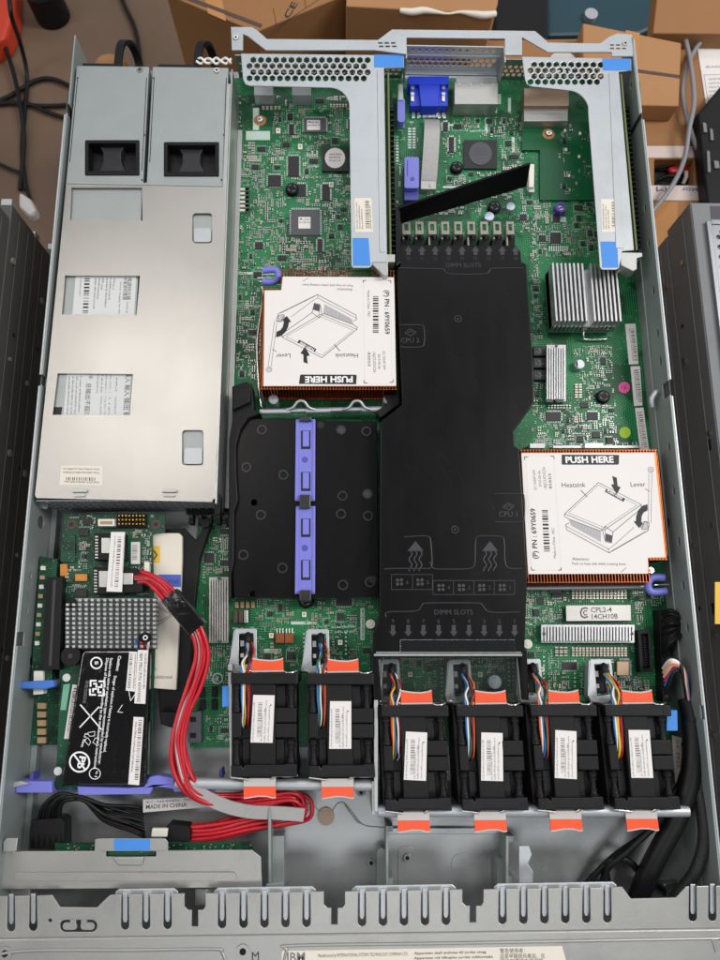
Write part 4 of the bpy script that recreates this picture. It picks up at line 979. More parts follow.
def populate(parent, poly, rects, z, seed, n_ic, n_rows, n_silk, n_single, part_budget):
    """fill a board region the way a real one is filled: chips, rows of small parts round them, print and pads"""
    rnd = random.Random(seed); g = Grid(poly, rects, z); stuff = MB()
    fr = np.argwhere(~g.occ)
    def pick():
        i, j = fr[rnd.randrange(len(fr))]; return g.x0 + i*g.c, g.y0 + j*g.c
    k = 0; used = 0
    while k < n_ic*6 and used < n_ic:
        k += 1; x, y = pick(); w, h = rnd.choice(((5, 4), (4, 5), (3.2, 3.2), (4.5, 3), (3, 4.4), (2.4, 2.2), (6.4, 4), (2.2, 3)))
        if not g.free(x-1.2, y-1.2, x+w+1.2, y+h+1.2): continue
        g.mark(x-1.4, y-1.4, x+w+1.4, y+h+1.4); used += 1; hz = rnd.random() < .5
        if part_budget[0] > 0:
            part_budget[0] -= 1; m = MB(); soic(m, x, y, w, h, hz, z); m.build('small_chip', SM, parent)
        else: soic(stuff, x, y, w, h, hz, z)
        if rnd.random() < .7:   # printed outline
            q = (x-1.5, y-1.5, x+w+1.5, y+h+1.5)
            for a in ((q[0], q[1], q[2], q[1]+.22), (q[0], q[3]-.22, q[2], q[3]), (q[0], q[1], q[0]+.22, q[3])): fbox(stuff, *a, z, z+.03, 4)
    k = 0; used = 0
    while k < n_rows*6 and used < n_rows:
        k += 1; x, y = pick(); n = rnd.choice((2, 3, 3, 4, 4, 5, 6, 8)); L, w = rnd.choice(((1.7, .95), (1.7, .95), (1.3, .75), (1.3, .75), (2.2, 1.4)))
        hz = rnd.random() < .5; pit = w + rnd.choice((.35, .5, .9)); rows = rnd.choice((1, 1, 1, 2)); body = rnd.choice((1, 1, 3, 2, 2, 3))
        for r in range(rows):
            for i in range(n):
                px, py = (x + r*(L+.7), y + i*pit) if hz else (x + i*pit, y + r*(L+.7)); lx, ly = (L, w) if hz else (w, L)
                if rnd.random() < .1 or not g.free(px, py, px+lx, py+ly): continue
                g.mark(px, py, px+lx, py+ly); passive(stuff, px, py, L, w, hz, body, z, w*.7)
                if rnd.random() < .16: fbox(stuff, px-.3, py-.45, px+lx+.3, py-.25, z, z+.03, 4)
        used += 1
    for _ in range(n_single):
        x, y = pick(); L, w = rnd.choice(((1.7, .95), (1.3, .75), (2.6, 1.6), (1.1, .6))); hz = rnd.random() < .5; lx, ly = (L, w) if hz else (w, L)
        if g.free(x, y, x+lx, y+ly): g.mark(x, y, x+lx, y+ly); passive(stuff, x, y, L, w, hz, rnd.choice((1, 1, 2, 3)), z, w*.7)
    for _ in range(n_silk):
        x, y = pick(); t = rnd.random()
        if t < .45:   # designator: a few letter-sized strokes
            n = rnd.choice((3, 4, 5)); hz = rnd.random() < .6
            for i in range(n):
                a, b_ = (x + i*.75, y) if hz else (x, y + i*.75)
                if g.free(a, b_, a+.6, b_+.6):
                    fbox(stuff, a, b_, a+.18, b_+.9, z, z+.03, 4)
                    if rnd.random() < .7: fbox(stuff, a, b_+rnd.choice((0, .4, .7)), a+.5, b_+.2+rnd.choice((0, .4, .7)), z, z+.034, 4)
        elif t < .7:  # pads in a row
            n = rnd.choice((3, 4, 5, 6, 8)); hz = rnd.random() < .5
            for i in range(n):
                a, b_ = (x + i*1.1, y) if hz else (x, y + i*1.1)
                if g.free(a, b_, a+.6, b_+.6): fbox(stuff, a, b_, a+.55, b_+.55, z, z+.05, 0)
        elif t < .8:  # printed land pattern: a dim box with cross lines
            w, h = rnd.choice(((2.2, 4), (3, 3), (4.5, 2.4), (5, 5), (1.6, 3)))
            if g.free(x, y, x+w, y+h):
                mi = rnd.choice((4, 6, 6))
                for a in ((x, y, x+w, y+.22), (x, y+h-.22, x+w, y+h), (x, y, x+.22, y+h), (x+w-.22, y, x+w, y+h)): fbox(stuff, *a, z, z+.03, mi)
                if rnd.random() < .5: fbox(stuff, x+.5, y+.5, x+w-.5, y+h-.5, z, z+.02, 6)
        elif t < .9:  # outline corner
            l1, l2 = rnd.uniform(1.5, 5), rnd.uniform(1.5, 5)
            if g.free(x, y, x+l1, y+.3) and g.free(x, y, x+.3, y+l2): fbox(stuff, x, y, x+l1, y+.2, z, z+.03, rnd.choice((4, 6))); fbox(stuff, x, y, x+.2, y+l2, z, z+.034, rnd.choice((4, 6)))
        elif g.free(x, y, x+3, y+1.6): fbox(stuff, x, y, x+rnd.uniform(1, 3), y+rnd.uniform(.8, 1.6), z, z+.03, rnd.choice((4, 6, 6)))
    return stuff
bud = [95]
regions = [
    ([(238, 96), (352, 96), (352, 285), (262, 285), (262, 380), (236, 380)], 21, 26, 420, 420, 520),
    ([(396, 90), (522, 115), (540, 232), (404, 232), (396, 200)], 22, 18, 150, 200, 220),
    ([(532, 200), (600, 200), (604, 262), (624, 300), (636, 330), (646, 448), (532, 448), (530, 260)], 23, 22, 330, 330, 380),
    ([(233, 598), (374, 600), (376, 665), (232, 668)], 24, 9, 100, 160, 160),
    ([(524, 585), (664, 590), (670, 702), (526, 702)], 25, 14, 190, 200, 260),
    ([(203, 512), (232, 512), (232, 742), (200, 742)], 26, 8, 90, 120, 130),
    ([(382, 640), (526, 640), (526, 705), (382, 705)], 27, 6, 90, 160, 120),
    ([(556, 122), (588, 122), (594, 198), (556, 198)], 28, 2, 14, 14, 10)]
al = MB()
for poly, seed, a_, b_, c_, d_ in regions:
    st = populate(mb_t, poly, [r for r in res if not (seed == 28)], ZB + (2.2 if seed == 28 else 0), seed, a_, b_, c_, d_, bud)
    al.add(st.v, [], 0); o = len(al.v) - len(st.v)
    al.f += [[i + o for i in f] for f in st.f]; al.m += st.m; al.s += st.s
al.build('surface_components', SM, mb_t, kind='stuff')
# ================================================================== PROCESSOR HEATSINKS (one modelled, the other a turned copy)
ZH = 33.6
lab = 'copper processor heatsink with a white push-here label, right side, beside the case wall'
hc = W(592, 514, 8)
hk = thing('processor_heatsink', 'copper heatsink by the side wall, its white PUSH HERE label reading upright', 'heatsink', hc, 'copper processor heatsinks')
H = lambda x, y: (510 + x/4.235, 440 + y/4.235)
HH = lambda pts: [H(x, y) for x, y in pts]
top = HH([(45, 38), (612, 33), (668, 495), (660, 520), (590, 524), (590, 575), (84, 590), (78, 580)])
x0, y1 = W2(*H(46, 40), ZH); x1 = W2(*H(640, 300), ZH)[0]; y0 = W2(*H(300, 604), ZH)[1]; yn = W2(*H(600, 508), ZH)[1]; xn = W2(*H(590, 550), ZH)[0]
xl = (W2(*H(45, 40), ZH)[0] + W2(*H(80, 585), ZH)[0])/2; xr = (W2(*H(614, 40), ZH)[0] + W2(*H(668, 500), ZH)[0])/2
b = MB(); b.plate([(xl, y0), (xn, y0), (xn, yn), (xr, yn), (xr, y1), (xl, y1)], 9, 12.5); b.build('base_plate', M['copper_red'], hk, .3)
n = 46
b = MB()
for i in range(n):
    x = xl + (xr-xl-.6)*i/(n-1)
    ya = y0 if x < xn-.4 else yn
    b.plate([(ya, 12.4), (y1, 12.4), (y1, ZH-.3), (ya, ZH-.3)], x, x+.55, 0, (), 'x')
    b.box(x-.55, ya, ZH-1.1, x+1.2, ya+.6, ZH-.35); b.box(x-.55, y1-.6, ZH-1.1, x+1.2, y1, ZH-.35)
b.build('fin_stack', M['copper'], hk)
b = MB(); b.plate([(xl, y0+6.0), (xn-.2, y0+6.0), (xn-.2, yn+1.2), (xr, yn+1.2), (xr, y1-2), (xl, y1-2)], ZH-.32, ZH-.02); b.build('top_skin', M['copper'], hk)
b = MB(); b.plate([(y0+3, 12), (y1-3, 12), (y1-3, ZH-.4), (y0+3, ZH-.4)], xl-.4, xl-.1, 0, (), 'x'); b.plate([(yn+3, 12), (y1-3, 12), (y1-3, ZH-.4), (yn+3, ZH-.4)], xr+.7, xr+1, 0, (), 'x'); b.build('side_skin', M['copper'], hk)
z = ZH + .14
b = MB(); b.ppx(HH([(48, 56), (610, 54), (616, 110), (658, 496), (584, 498), (584, 566), (78, 568), (74, 520)]), ZH, z)
z += .06; ink, gr = 1, 2
L_ = lambda pts, w=.40, mi=3: b.line(HH(pts), w, z+.02, mi)
b.line(HH([(66, 66), (184, 66), (217, 552), (92, 552), (66, 66)]), .25, z, 4)
for p in ([(62, 84), (62, 71), (76, 71)], [(172, 68), (186, 69), (187, 80)], [(90, 538), (92, 551), (104, 551)], [(206, 551), (217, 550), (216, 540)]): L_(p, .5, 1)
b.flat(HH([(219, 62), (462, 63), (461, 101), (457, 104.5), (223, 104.5), (219, 101)]), z, 1)
b.text('PUSH HERE', H(236, 97), H(440, 95), z+.06, 5, h=6.6, bold=.035)
b.text('Heatsink', H(220, 200), H(320, 199), z, 1); b.text('Lever', H(512, 198), H(575, 196), z, 1)
L_([(300, 212), (326, 241)], .5, 1); L_([(572, 206), (592, 218)], .35, 1)
b.text('Attention:', H(264, 509), H(336, 510), z, 1); b.text('Push on heat sink while rotating lever.', H(264, 528), H(494, 530), z, 1)
b.text('(P) PN : 69Y0659', H(118, 503), H(106, 290), z, 1, bold=.02)
bars(b, H(135, 297), H(144, 472), (25/4.235, 0), z, 1, 30, bold=1.7)
b.text('Made in China  .PEC', H(196, 500), H(187, 372), z, 3)
b.text('EC N24716M', H(113, 210), H(106, 128), z, 3); b.text('2010-05-06', H(133, 198), H(128, 130), z, 3); b.text('/AJCUO/CN', H(156, 208), H(149, 116), z, 3)
bars(b, H(162, 144), H(166, 208), (12/4.235, 0), z, 1, 14, bold=1.4)
# the drawing: sink, notch, base frame and lever
b.flat(HH([(232, 312), (375, 180), (556, 274), (398, 382)]), z+.01, 0)
L_([(375, 180), (556, 274), (398, 382), (232, 312), (375, 180)]); L_([(375, 190), (538, 276), (396, 370), (248, 308), (375, 190)], .26)
b.flat(HH([(250, 335), (384, 386), (384, 432), (262, 364)]), z, 6)
for i in range(24): t = i/23; L_([(250 + 134*t, 335 + 51*t), (258 + 126*t, 362 + 66*t)], .16, 3)
L_([(232, 312), (230, 322), (250, 335), (384, 386), (404, 366), (436, 390), (430, 436), (404, 430), (392, 384)]); L_([(404, 366), (404, 430)], .26); L_([(436, 390), (556, 290), (556, 274)])
b.flat(HH([(404, 395), (434, 405), (430, 434), (406, 428)]), z, 3)
L_([(250, 352), (236, 358), (240, 380), (420, 478), (584, 384), (590, 352), (570, 345), (560, 372)]); L_([(240, 366), (418, 462), (440, 446), (525, 370)], .3); L_([(420, 478), (416, 462)], .3); L_([(430, 470), (574, 386)], .22)
b.flat(HH([(546, 350), (580, 345), (586, 376), (560, 380)]), z, 6); L_([(546, 350), (580, 345), (586, 376), (560, 380), (546, 350)], .3)
L_([(588, 140), (586, 350)], .26); L_([(601, 140), (597, 350)], .26)
L_([(590 + 6 + 12*cos(a), 126 + 12*sin(a)) for a in [2*pi*i/14 for i in range(15)]], .3); L_([(596 + 6*cos(a), 127 + 6*sin(a)) for a in [2*pi*i/10 for i in range(11)]], .3)
b.flat(HH([(433, 152), (452, 160), (456, 194), (469, 200), (452, 230), (428, 190), (440, 186)]), z+.03, 1)
b.flat(HH([(583, 272), (562, 278), (544, 296), (535, 320), (533, 344), (523, 344), (546, 373), (565, 354), (556, 349), (558, 322), (566, 307), (583, 298)]), z+.03, 1)
b.flat(HH([(408, 206), (488, 249), (480, 262), (401, 219)]), z+.02, 1); b.text('PUSH HERE', H(410, 219), H(474, 253), z+.06, 5, bold=.03)
L_([(470, 560), (492, 541)], .3)
b.build('instruction_label', [M['paper'], M['ink'], M['ink_grey'], M['ink_mid'], M['paper_grey'], M['ink_white'], mat('drawing_hatch', '#b9b7b8', .6, 0, .03, 60, 0)], hk)
b = MB(); c = Vector(W(655, 582, 20))
hp = [(647, 566.5), (660, 563.5), (663, 568), (658, 572), (657, 578)]
P = [Vector(W(u, v, 22)) for u, v in ((664, 577.5), (653, 577.5), (648.5, 582), (648.5, 588), (653, 592), (666, 591))]
b.tube(P, 2.6, 0, 12, 6); b.build('blue_clip', M['purple'], hk)
b = MB(); b.tube([Vector(W(654, 585, 19)), Vector(W(669, 584.5, 19))], .9, 0, 8); x, y = W2(652, 570, 19); b.cyl(x, y, 10, 18, 2.4, 0, 18, 2.2); b.cyl(x, y, 18, 19.4, 1.3, 0, 12)
b.build('clip_screw', M['chrome'], hk)
hk2 = copy_tree(hk); c2 = W(330.5, 333.5, 8); hk2.location = Vector(c2)*S; hk2.rotation_euler.z = pi
# seat the copy so that its label edges land where the photograph has them
lx, ly = W2(656.5, 512, ZH); tx, ty = (Vector(W2(263.5, 386, ZH)) + Vector(W2(396, 386, ZH)))/2
mid1 = Vector(W2(*H(46, 56), ZH)) * .5 + Vector(W2(*H(612, 54), ZH)) * .5
d = Vector((mid1.x - hc[0], mid1.y - hc[1])); hk2.location.x = (tx + d.x)*S; hk2.location.y = (ty + d.y)*S
hk2['label'] = 'copper heatsink whose white PUSH HERE label is upside down, below a riser bracket'
# retention bar and load lever of the left socket, standing free below the fins
b = MB(); b.tube([Vector(W(260, 411.5, 18)), Vector(W(387, 408.5, 18))], 1.9, 0, 12); b.tube([Vector(W(306, 411, 18.4)), Vector(W(330, 410.4, 18.4))], 2.3, 0, 12); b.tube([Vector(W(260, 412, 18.4)), Vector(W(290, 411.4, 18.4))], 2.3, 0, 12); b.tube([Vector(W(362, 409.6, 18.4)), Vector(W(384, 409, 18.4))], 2.3, 0, 12)
for u in (301, 357):
    b.tube([Vector(W(u-14, 409.5, 20)), Vector(W(u-8, 407.5, 22)), Vector(W(u-3, 401.5, 24)), Vector(W(u+3, 401.5, 24)), Vector(W(u+8, 407.5, 22)), Vector(W(u+14, 409.5, 20))], 1.15, 0, 8, 6)
for u in (273.5, 388):
    x, y = W2(u, 399, 20); b.cyl(x, y, 8, 20, 3.9, 0, 20, 3.6); b.ring(x, y, 20, 21, 1.4, 2.6)
bail = b.build('retention_bar', M['galv_light'], mb_t)
b = MB(); b.tube([Vector(W(u, v, z_)) for u, v, z_ in ((264, 409, 13), (260.5, 404, 16), (258.5, 380, 18), (257.2, 345, 18), (260, 318, 18), (263.5, 294, 18), (262, 287, 18))], 1.15, 0, 8, 8)
b.tube([Vector(W(259, 281.5, 14)), Vector(W(267, 281.5, 14))], .8, 0, 8)
b.build('load_lever', M['chrome'], mb_t)

# ================================================================== BLACK AIR DUCT OVER THE MEMORY
ZD = 36
ad = thing('air_duct', 'long black plastic air duct with embossed arrows and numbers and a raised rear flap', 'air duct', W(455, 450, 6))
oc = [(400.5, 244.5), (516, 245), (520.5, 251), (521.5, 262), (526, 263.5), (533.5, 362), (534.5, 402), (531, 408), (514, 431), (515, 446), (519.5, 450), (523, 500), (527.5, 578), (525, 640), (524.5, 658),
      (372.5, 658), (373, 634), (379, 617), (379.5, 560), (380, 425), (382, 420), (397, 408.5), (402, 404), (398.5, 320), (396.5, 270), (400, 266)]
b = MB(); b.ppx(oc, ZD-3, ZD); 
b.build('shell', M['baffle'], ad, .9, 3)
b = MB()
P = PX(oc, ZD); k = len(P); ins = []
cx = sum(p[0] for p in P)/k; cy = sum(p[1] for p in P)/k
b.plate([(cx + (x-cx)*.975, cy + (y-cy)*.985) for x, y in P], 9, ZD-2.9); b.build('duct_wall', M['baffle'], ad)
z = ZD + .12
b = MB()
def arrow(u, v0, v1, w, up):
    s = 1 if up else -1; a, c = (v0, v1) if up else (v1, v0)
    b.flat([(u, a), (u+w, a + s*5), (u+w*.5, a + s*5), (u+w*.5, c), (u-w*.5, c), (u-w*.5, a + s*5), (u-w, a + s*5)], z, 0)
for i in range(9):
    u = 408.5 + 13.4*i; arrow(u, 246, 255, 3.9, True); b.mark(str(10+i), (u, 258.3), 2.3, z, 0)
b.text('DIMM SLOTS', (446, 267), (481, 267), z, 0)
for i in range(9):
    u = 393 + 15.2*i; arrow(u, 625, 636.5, 3.9, False); b.mark(str(9-i), (u, 621), 2.8, z, 0)
b.text('DIMM SLOTS', (434.5, 614.5), (473, 614.5), z, 0)
def rect(u0, v0, u1, v1, w=.35): b.line([(u0, v0), (u1, v0), (u1, v1), (u0, v1), (u0, v0)], w, z, 0)
def fanicon(u, v, n, r=4.6):
    for kq in range(4):
        a = kq*pi/2 + .4; b.flat([(u + r*(.22*cos(a) + .62*cos(a+.5)*0 ) , v + r*.22*sin(a))] + [(u + r*.62*cos(a+.35) + r*.36*cos(a - 1.6 + .52*t), v + r*.62*sin(a+.35) + r*.36*sin(a - 1.6 + .52*t)) for t in range(9)], z, 0)
    b.mark(n, (u+7.8, v), 2.6, z, 0)
rect(391.5, 574.5, 412.5, 589.5); rect(412.5, 574.5, 432.5, 589.5); fanicon(399.5, 582, '6'); fanicon(420, 582, '5')
for i, s in enumerate('4321'): rect(433 + 20.4*i, 580.5, 453.4 + 20.4*i, 594.5); fanicon(441 + 20.4*i, 587.5, s)
for u in (415.5, 490):
    b.flat([(u, 541), (u+8, 551), (u-8, 551)], z, 0)
    for d in (-5, 0, 5): b.line([(u + d + 1.6*sin(t*1.25), 551 + t*2.2) for t in range(10)], .75, z, 0)
for u, v, s in ((410, 340, 'CPU 2'), (508, 514, 'CPU 1')):
    b.text(s, (u-9, v+2.5), (u+9.5, v+2.5), z, 0); b.line([(u-5, v-7), (u, v-11), (u+6, v-8), (u+1, v-4), (u-5, v-7)], .5, z, 0); b.line([(u-2, v-7), (u+1, v-9), (u+3, v-7)], .45, z, 0)
b.build('embossed_marking', M['emboss'], ad)
b = MB(); rs_ = random.Random(17)
for k in range(26):
    u, v = rs_.uniform(405, 515), rs_.uniform(285, 530); L = rs_.uniform(4, 16); a = rs_.uniform(1.9, 2.3)
    b.line([(u, v), (u + L*.5*cos(a), v - L*.5*sin(a)), (u + L*cos(a+.1), v - L*sin(a+.1))], .12, ZD+.09, 0)
b.build('scratch_marking', M['emboss_hi'], ad)
b = MB()
def edge(pts, r=.55, sub=5): b.tube(catmull([Vector(W(u, v, ZD)) for u, v in pts], sub), r, 0, 6, smooth=False)
edge([(384, 569), (398, 568.5), (425, 568.5), (431, 567.5), (432, 560), (430.5, 541), (428, 536.5), (420, 536), (404, 537)])
edge([(430, 562), (433, 568), (440, 569), (465, 569), (473, 567), (475, 560), (475.5, 541), (478, 536.5), (486, 536), (500, 536.5), (504, 541), (505, 562), (509, 568), (522, 568.5)])
edge([(386, 617), (388, 612), (416, 611), (422, 605), (428, 603), (476, 603), (482, 605), (490, 612), (520, 612)])
edge([(398, 268), (440, 269), (444, 270), (450, 274), (484, 274), (490, 270), (494, 268.5), (524, 268)])
for u0, v0, u1, v1 in ((400, 325, 424, 347), (495, 494, 524, 522)): edge([(u0, v0), (u1-4, v0), (u1, v0+4), (u1, v1-4), (u1-4, v1), (u0, v1)])
for u, v in ((458, 319), (455, 529.5)):
    x, y = W2(u, v, ZD); b.ring(x, y, ZD-.2, ZD+.4, 2.0, 2.8); b.cyl(x, y, ZD-.2, ZD+.15, .9, 0, 10)
b.build('embossed_ridge', M['emboss_hi'], ad)
b = MB()   # rear flap, lifted: a thick sheet rising away from the duct, and its hinge post
A, B_, C_, D_ = Vector(W(399, 207, 38)), Vector(W(530, 163, 38)), Vector(W(526, 186, 20)), Vector(W(401, 223, 24))
nn = (B_-A).cross(D_-A).normalized()*1.1
b.add([A+nn, B_+nn, C_+nn, D_+nn, A-nn, B_-nn, C_-nn, D_-nn], [[0, 1, 2, 3], [7, 6, 5, 4], [0, 4, 5, 1], [1, 5, 6, 2], [2, 6, 7, 3], [3, 7, 4, 0]])
b.build('flap', M['baffle'], ad, .4)
b = MB(); b.ppx([(395.5, 207), (400, 206), (401, 222), (401, 262), (396, 266)], 12, ZD); b.build('flap_post', M['baffle'], ad, .5)
# smoky clear end piece at the front of the duct
cl = thing('clear_duct_end', 'smoky clear plastic end piece between the black air duct and the front fans', 'plastic cover', W(450, 680, 8))
b = MB(); b.ppx([(382, 656.5), (517, 656.5), (522, 702), (378, 704)], 22.6, 24); b.ppx([(400, 639.5), (515, 639.5), (516, 652), (400, 652)], 36.2, 37.2); b.build('clear_panel', M['clearplastic'], cl, .3)
b = MB(); b.tube([Vector(W(374, 655, 36)), Vector(W(522, 655, 36))], .8, 0, 8); b.tube([Vector(W(376, 652.5, 36)), Vector(W(521, 652.5, 36))], .4, 0, 8); b.tube([Vector(W(383, 658, 25)), Vector(W(379, 703, 25))], .45, 0, 6); b.tube([Vector(W(517, 658, 25)), Vector(W(521, 702, 25))], .5, 0, 6)
b.build('clear_rim', mat('clear_plastic_edge', '#a3a6a2', .2, 0, .2, 300, 0), cl)
b = MB(); b.ppx([(371, 652), (378, 652), (382, 700), (374, 704)], 18, 35); b.ppx([(520, 650), (527, 650), (529, 700), (524, 700)], 10, 30); b.build('end_bracket', M['baffle'], cl, .6)

# ================================================================== BLACK MEMORY FILLER WITH LAVENDER LATCHES
ZF = 24
fl_t = thing('memory_cover', 'flat black plastic cover with round bosses and a lavender latch strip down its middle', 'plastic cover', W(305, 510, 6))
b = MB(); b.ppx([(238, 421), (243, 418.5), (377, 421.5), (377.5, 500), (378.5, 597.5), (300, 598.5), (234, 597), (232.5, 570), (234.5, 500)], 10, ZF, 0,
              [circ(254, 502.5, 3.2, 10), circ(252.5, 594, 3.2, 10)]); b.build('panel', M['baffle'], fl_t, .7)
b = MB(); bosses = [(262, 430), (341, 430), (366.3, 431.5), (246.5, 467.5), (283.5, 475), (261, 515), (243.5, 555), (282.5, 568), (342.5, 496), (367.5, 494), (341, 514), (368, 516), (343, 585), (370, 582)]
for u, v in bosses:
    x, y = W2(u, v, ZF); b.ring(x, y, ZF-.3, ZF+.7, 2.5, 3.6, 0, 22)
b.build('boss', M['emboss_hi'], fl_t)
b = MB()
for i, (u, v) in enumerate(bosses):
    if i in (1, 9): x, y = W2(u, v, ZF); b.cyl(x, y, ZF-.1, ZF+.3, 2.5, 0, 16)
b.build('boss_plug', M['emboss'], fl_t)
b = MB()
for u, v in ((320.5, 425), (372.5, 579.5)): x, y = W2(u, v, ZF); b.cyl(x, y, ZF-.1, ZF+.05, 2.6, 0, 14)
b.build('hole', M['fan_lo'], fl_t)
for v0, v1, ss in ((419, 501, ((430.5, 449), (472, 491))), (506, 594, ((518.5, 537), (560, 580)))):
    b = MB(); b.ppx([(296, v0), (315.3, v0), (315, v1), (294.7, v1)], ZF+.2, ZF+2.4, 0)
    lt = b.build('latch', M['purple'], fl_t, .4)
    b = MB(); b.ppx([(295.8, v0+1), (298.6, v0+1), (297.7, v1-1), (294.9, v1-1)], ZF+2.4, ZF+3.2); b.ppx([(312.6, v0+1), (315.3, v0+1), (315, v1-1), (312.3, v1-1)], ZF+2.4, ZF+3.2); b.build('latch_rib', M['purple'], lt, .3)
    for s0, s1 in ss:
        b = MB(); b.ppx(quad(301, s0, 310.5, s1), ZF+2.4, ZF+2.6, 1); b.ppx(quad(302.8, s0+.5, 309, s1-2.6), ZF+2.6, ZF+3.2, 0); b.build('latch_tongue', [M['purple'], M['fan_lo']], lt)
    b = MB(); b.cyl(*W2(305, (ss[0][1] + ss[1][0])/2, ZF), ZF+2.4, ZF+2.6, 2.2, 0, 16); b.build('latch_boss', M['purple_lo'], lt)
for q in ((299.5, 494.5, 310.5, 508), (299.5, 416, 311.5, 420.5), (299.5, 590, 311, 601)):
    b = MB(); b.ppx(quad(*q), ZF, ZF+6); b.build('latch_stop', M['emboss_hi'], fl_t, .6)
# irregular black guide along the left side of the cover and under the left heatsink
b = MB(); b.ppx([(232, 386), (246, 381.5), (252, 384), (254, 410), (261, 413), (248, 418), (240, 430), (236, 445), (236, 470), (238, 500), (234, 512), (234, 560), (231, 575), (231, 598), (228, 598), (229, 440), (232, 420)], 12, 28)
b.ppx([(233, 388), (251, 386), (250, 402), (232, 410)], 28, 32); b.ppx([(384, 394), (400, 394), (400, 404), (380, 418), (376, 412), (388, 402)], 12, 24)
b.build('cover_guide', M['blk'], fl_t, .8)

# ================================================================== FANS
FN = W(265, 724, 2)
def mkfan():
    t = thing('cooling_fan', 'fan', 'fan', FN, 'black cooling fans along the front of the case')
    F = lambda x, y: (220 + x/4.5, 620 + y/4.5)
    def q(x0, y0, x1, y1): return [F(x0, y0), F(x1, y0), F(x1, y1), F(x0, y1)]
    m = MB(); m.ppx(q(52, 250, 345, 704), 2, 31); m.build('inner_shroud', M['fan_lo'], t)
    m = MB(); m.ppx(q(135, 285, 250, 660), 30, 38.5); m.build('motor_cover', M['fan'], t, .8)
    m = MB(); m.ppx(q(250, 292, 296, 392), 28, 33); m.ppx(q(250, 534, 290, 650), 28, 33); m.ppx(q(100, 534, 135, 650), 28, 33); m.build('side_panel', M['fan_hi'], t, .5)
    m = MB()
    m.ppx(q(48, 238, 352, 290), 2, 41); m.ppx([F(48, 655), F(96, 655), F(104, 668), F(110, 652), F(290, 652), F(296, 648), F(345, 648), F(348, 706), F(48, 706)], 2, 41)
    m.build('end_frame', M['fan_hi'], t, .9)
    m = MB()
    for x, y in ((66, 264), (330, 264), (68, 684), (328, 684)): X_, Y_ = W2(*F(x, y), 41); m.ring(X_, Y_, 40.9, 41.3, 1.0, 2.2, 0, 18)
    m.ppx(q(160, 243, 330, 247), 41, 41.5); m.ppx(q(130, 698, 300, 702), 41, 41.5)
    m.build('frame_rim', M['fan_hi'], t)
    m = MB(); m.ppx(q(54, 418, 96, 530), 20, 38.5); m.ppx(q(250, 395, 345, 462), 20, 39); m.ppx(q(250, 466, 345, 530), 20, 39); m.build('mid_frame', M['fan'], t, .7)
    m = MB()
    for x in (75, 320):
        for y0_, y1_ in ((290, 412), (535, 652)):
            P = [Vector(W(*F(x, y0_ + (y1_-y0_)*i/6), 35)) for i in range(7)]
            m.tube(P, lambda f: 2.9 - 1.1*sin(pi*f), 0, 12, 2)
            for f_, r_ in ((.12, 3.2), (.3, 2.6), (.7, 2.6), (.88, 3.2)):
                c_ = P[0].lerp(P[6], f_); d_ = (P[6]-P[0]).normalized(); m.tube([c_ - d_*.45, c_ + d_*.45], r_, 0, 14, smooth=False)
    m.build('corner_post', M['fan'], t)
    m = MB(); z = 38.75; lq = [F(150, 337), F(246, 339), F(237, 553), F(137, 551)]
    m.ppx(lq, 38.4, 38.7)
    bars(m, F(172, 372), F(165, 528), (4.2, 0), z, 1, 36)
    for k, (f0, f1, l) in enumerate(((545, 362, 0), (545, 430, 0), (545, 350, 1), (545, 375, 1))):
        xx = (158, 196, 210, 226)[k]; scrib(m, F(xx-7, f0), F(xx + (545-f0)*.05 - 1 + (545-f1)*.045 - 6, f1), 1.7, z, 2)
    m.flat(circ(*F(229, 383), .8, 8), z, 1); scrib(m, F(205, 430), F(206, 400), 2, z, 2)
    m.build('label', [M['paper'], M['ink_mid'], M['ink_grey']], t)
    for nm, pts, w in (('pull_tab', [F(146, 176), F(160, 179), F(195, 184), F(235, 186), F(268, 181), F(284, 175), F(286, 226), (F(142, 228))], 0),):
        m = MB(); m.ppx(pts, 36.5, 37.4); tb = m.build('pull_tab', M['orange'], t, .2)
        m = MB(); up = pts[:6]; m.ppx([(u, v-1.3) for u, v in up] + [(u, v) for u, v in up[::-1]], 36.6, 37.3); m.ppx([F(142, 228), F(286, 226), F(286, 233), F(142, 235)], 36.6, 37.5); m.build('tab_edge', M['tabwhite'], tb)
    m = MB(); m.ppx([F(106, 712), F(252, 712), F(250, 750), F(106, 750)], 36, 37); tb = m.build('pull_tab', M['tabwhite'], t, .2)
    lo = [F(250, 750), F(252, 796), F(240, 799), F(210, 791), F(170, 790), F(125, 798), F(106, 800), F(106, 750)]
    m = MB(); m.ppx(lo, 36, 37); m.build('tab_grip', M['orange'], tb, .2)
    m = MB(); m.ppx([(u, v) for u, v in lo[1:7]] + [(u, v+1.2) for u, v in lo[1:7][::-1]], 36.1, 36.9); m.build('tab_edge', M['tabwhite'], tb)
    # connector bracket: bent sheet with a window for the plug
    m = MB(); m.ppx([F(70, 38), F(158, 38), F(165, 44), F(165, 205), F(128, 236), F(58, 236), F(36, 215)], 21, 22, 0, [[F(85, 62), F(150, 60), F(150, 195), F(84, 205)]])
    m.ppx([F(62, 46), F(72, 38), F(72, 200), F(46, 228), F(38, 212)], 14, 21.5); m.build('connector_bracket', M['galv_light'], t, .4)
    m = MB(); m.tube([Vector(W(*F(x, y), zz)) for x, y, zz in ((34, 205, 24), (34, 228, 28), (52, 232, 33), (70, 240, 38), (100, 240, 38), (118, 230, 37), (140, 229, 36))], .8, 0, 7, 5)
    m.tube([Vector(W(*F(x, y), zz)) for x, y, zz in ((286, 230, 36), (305, 238, 38), (325, 236, 38), (345, 230, 36))], .8, 0, 7, 5)
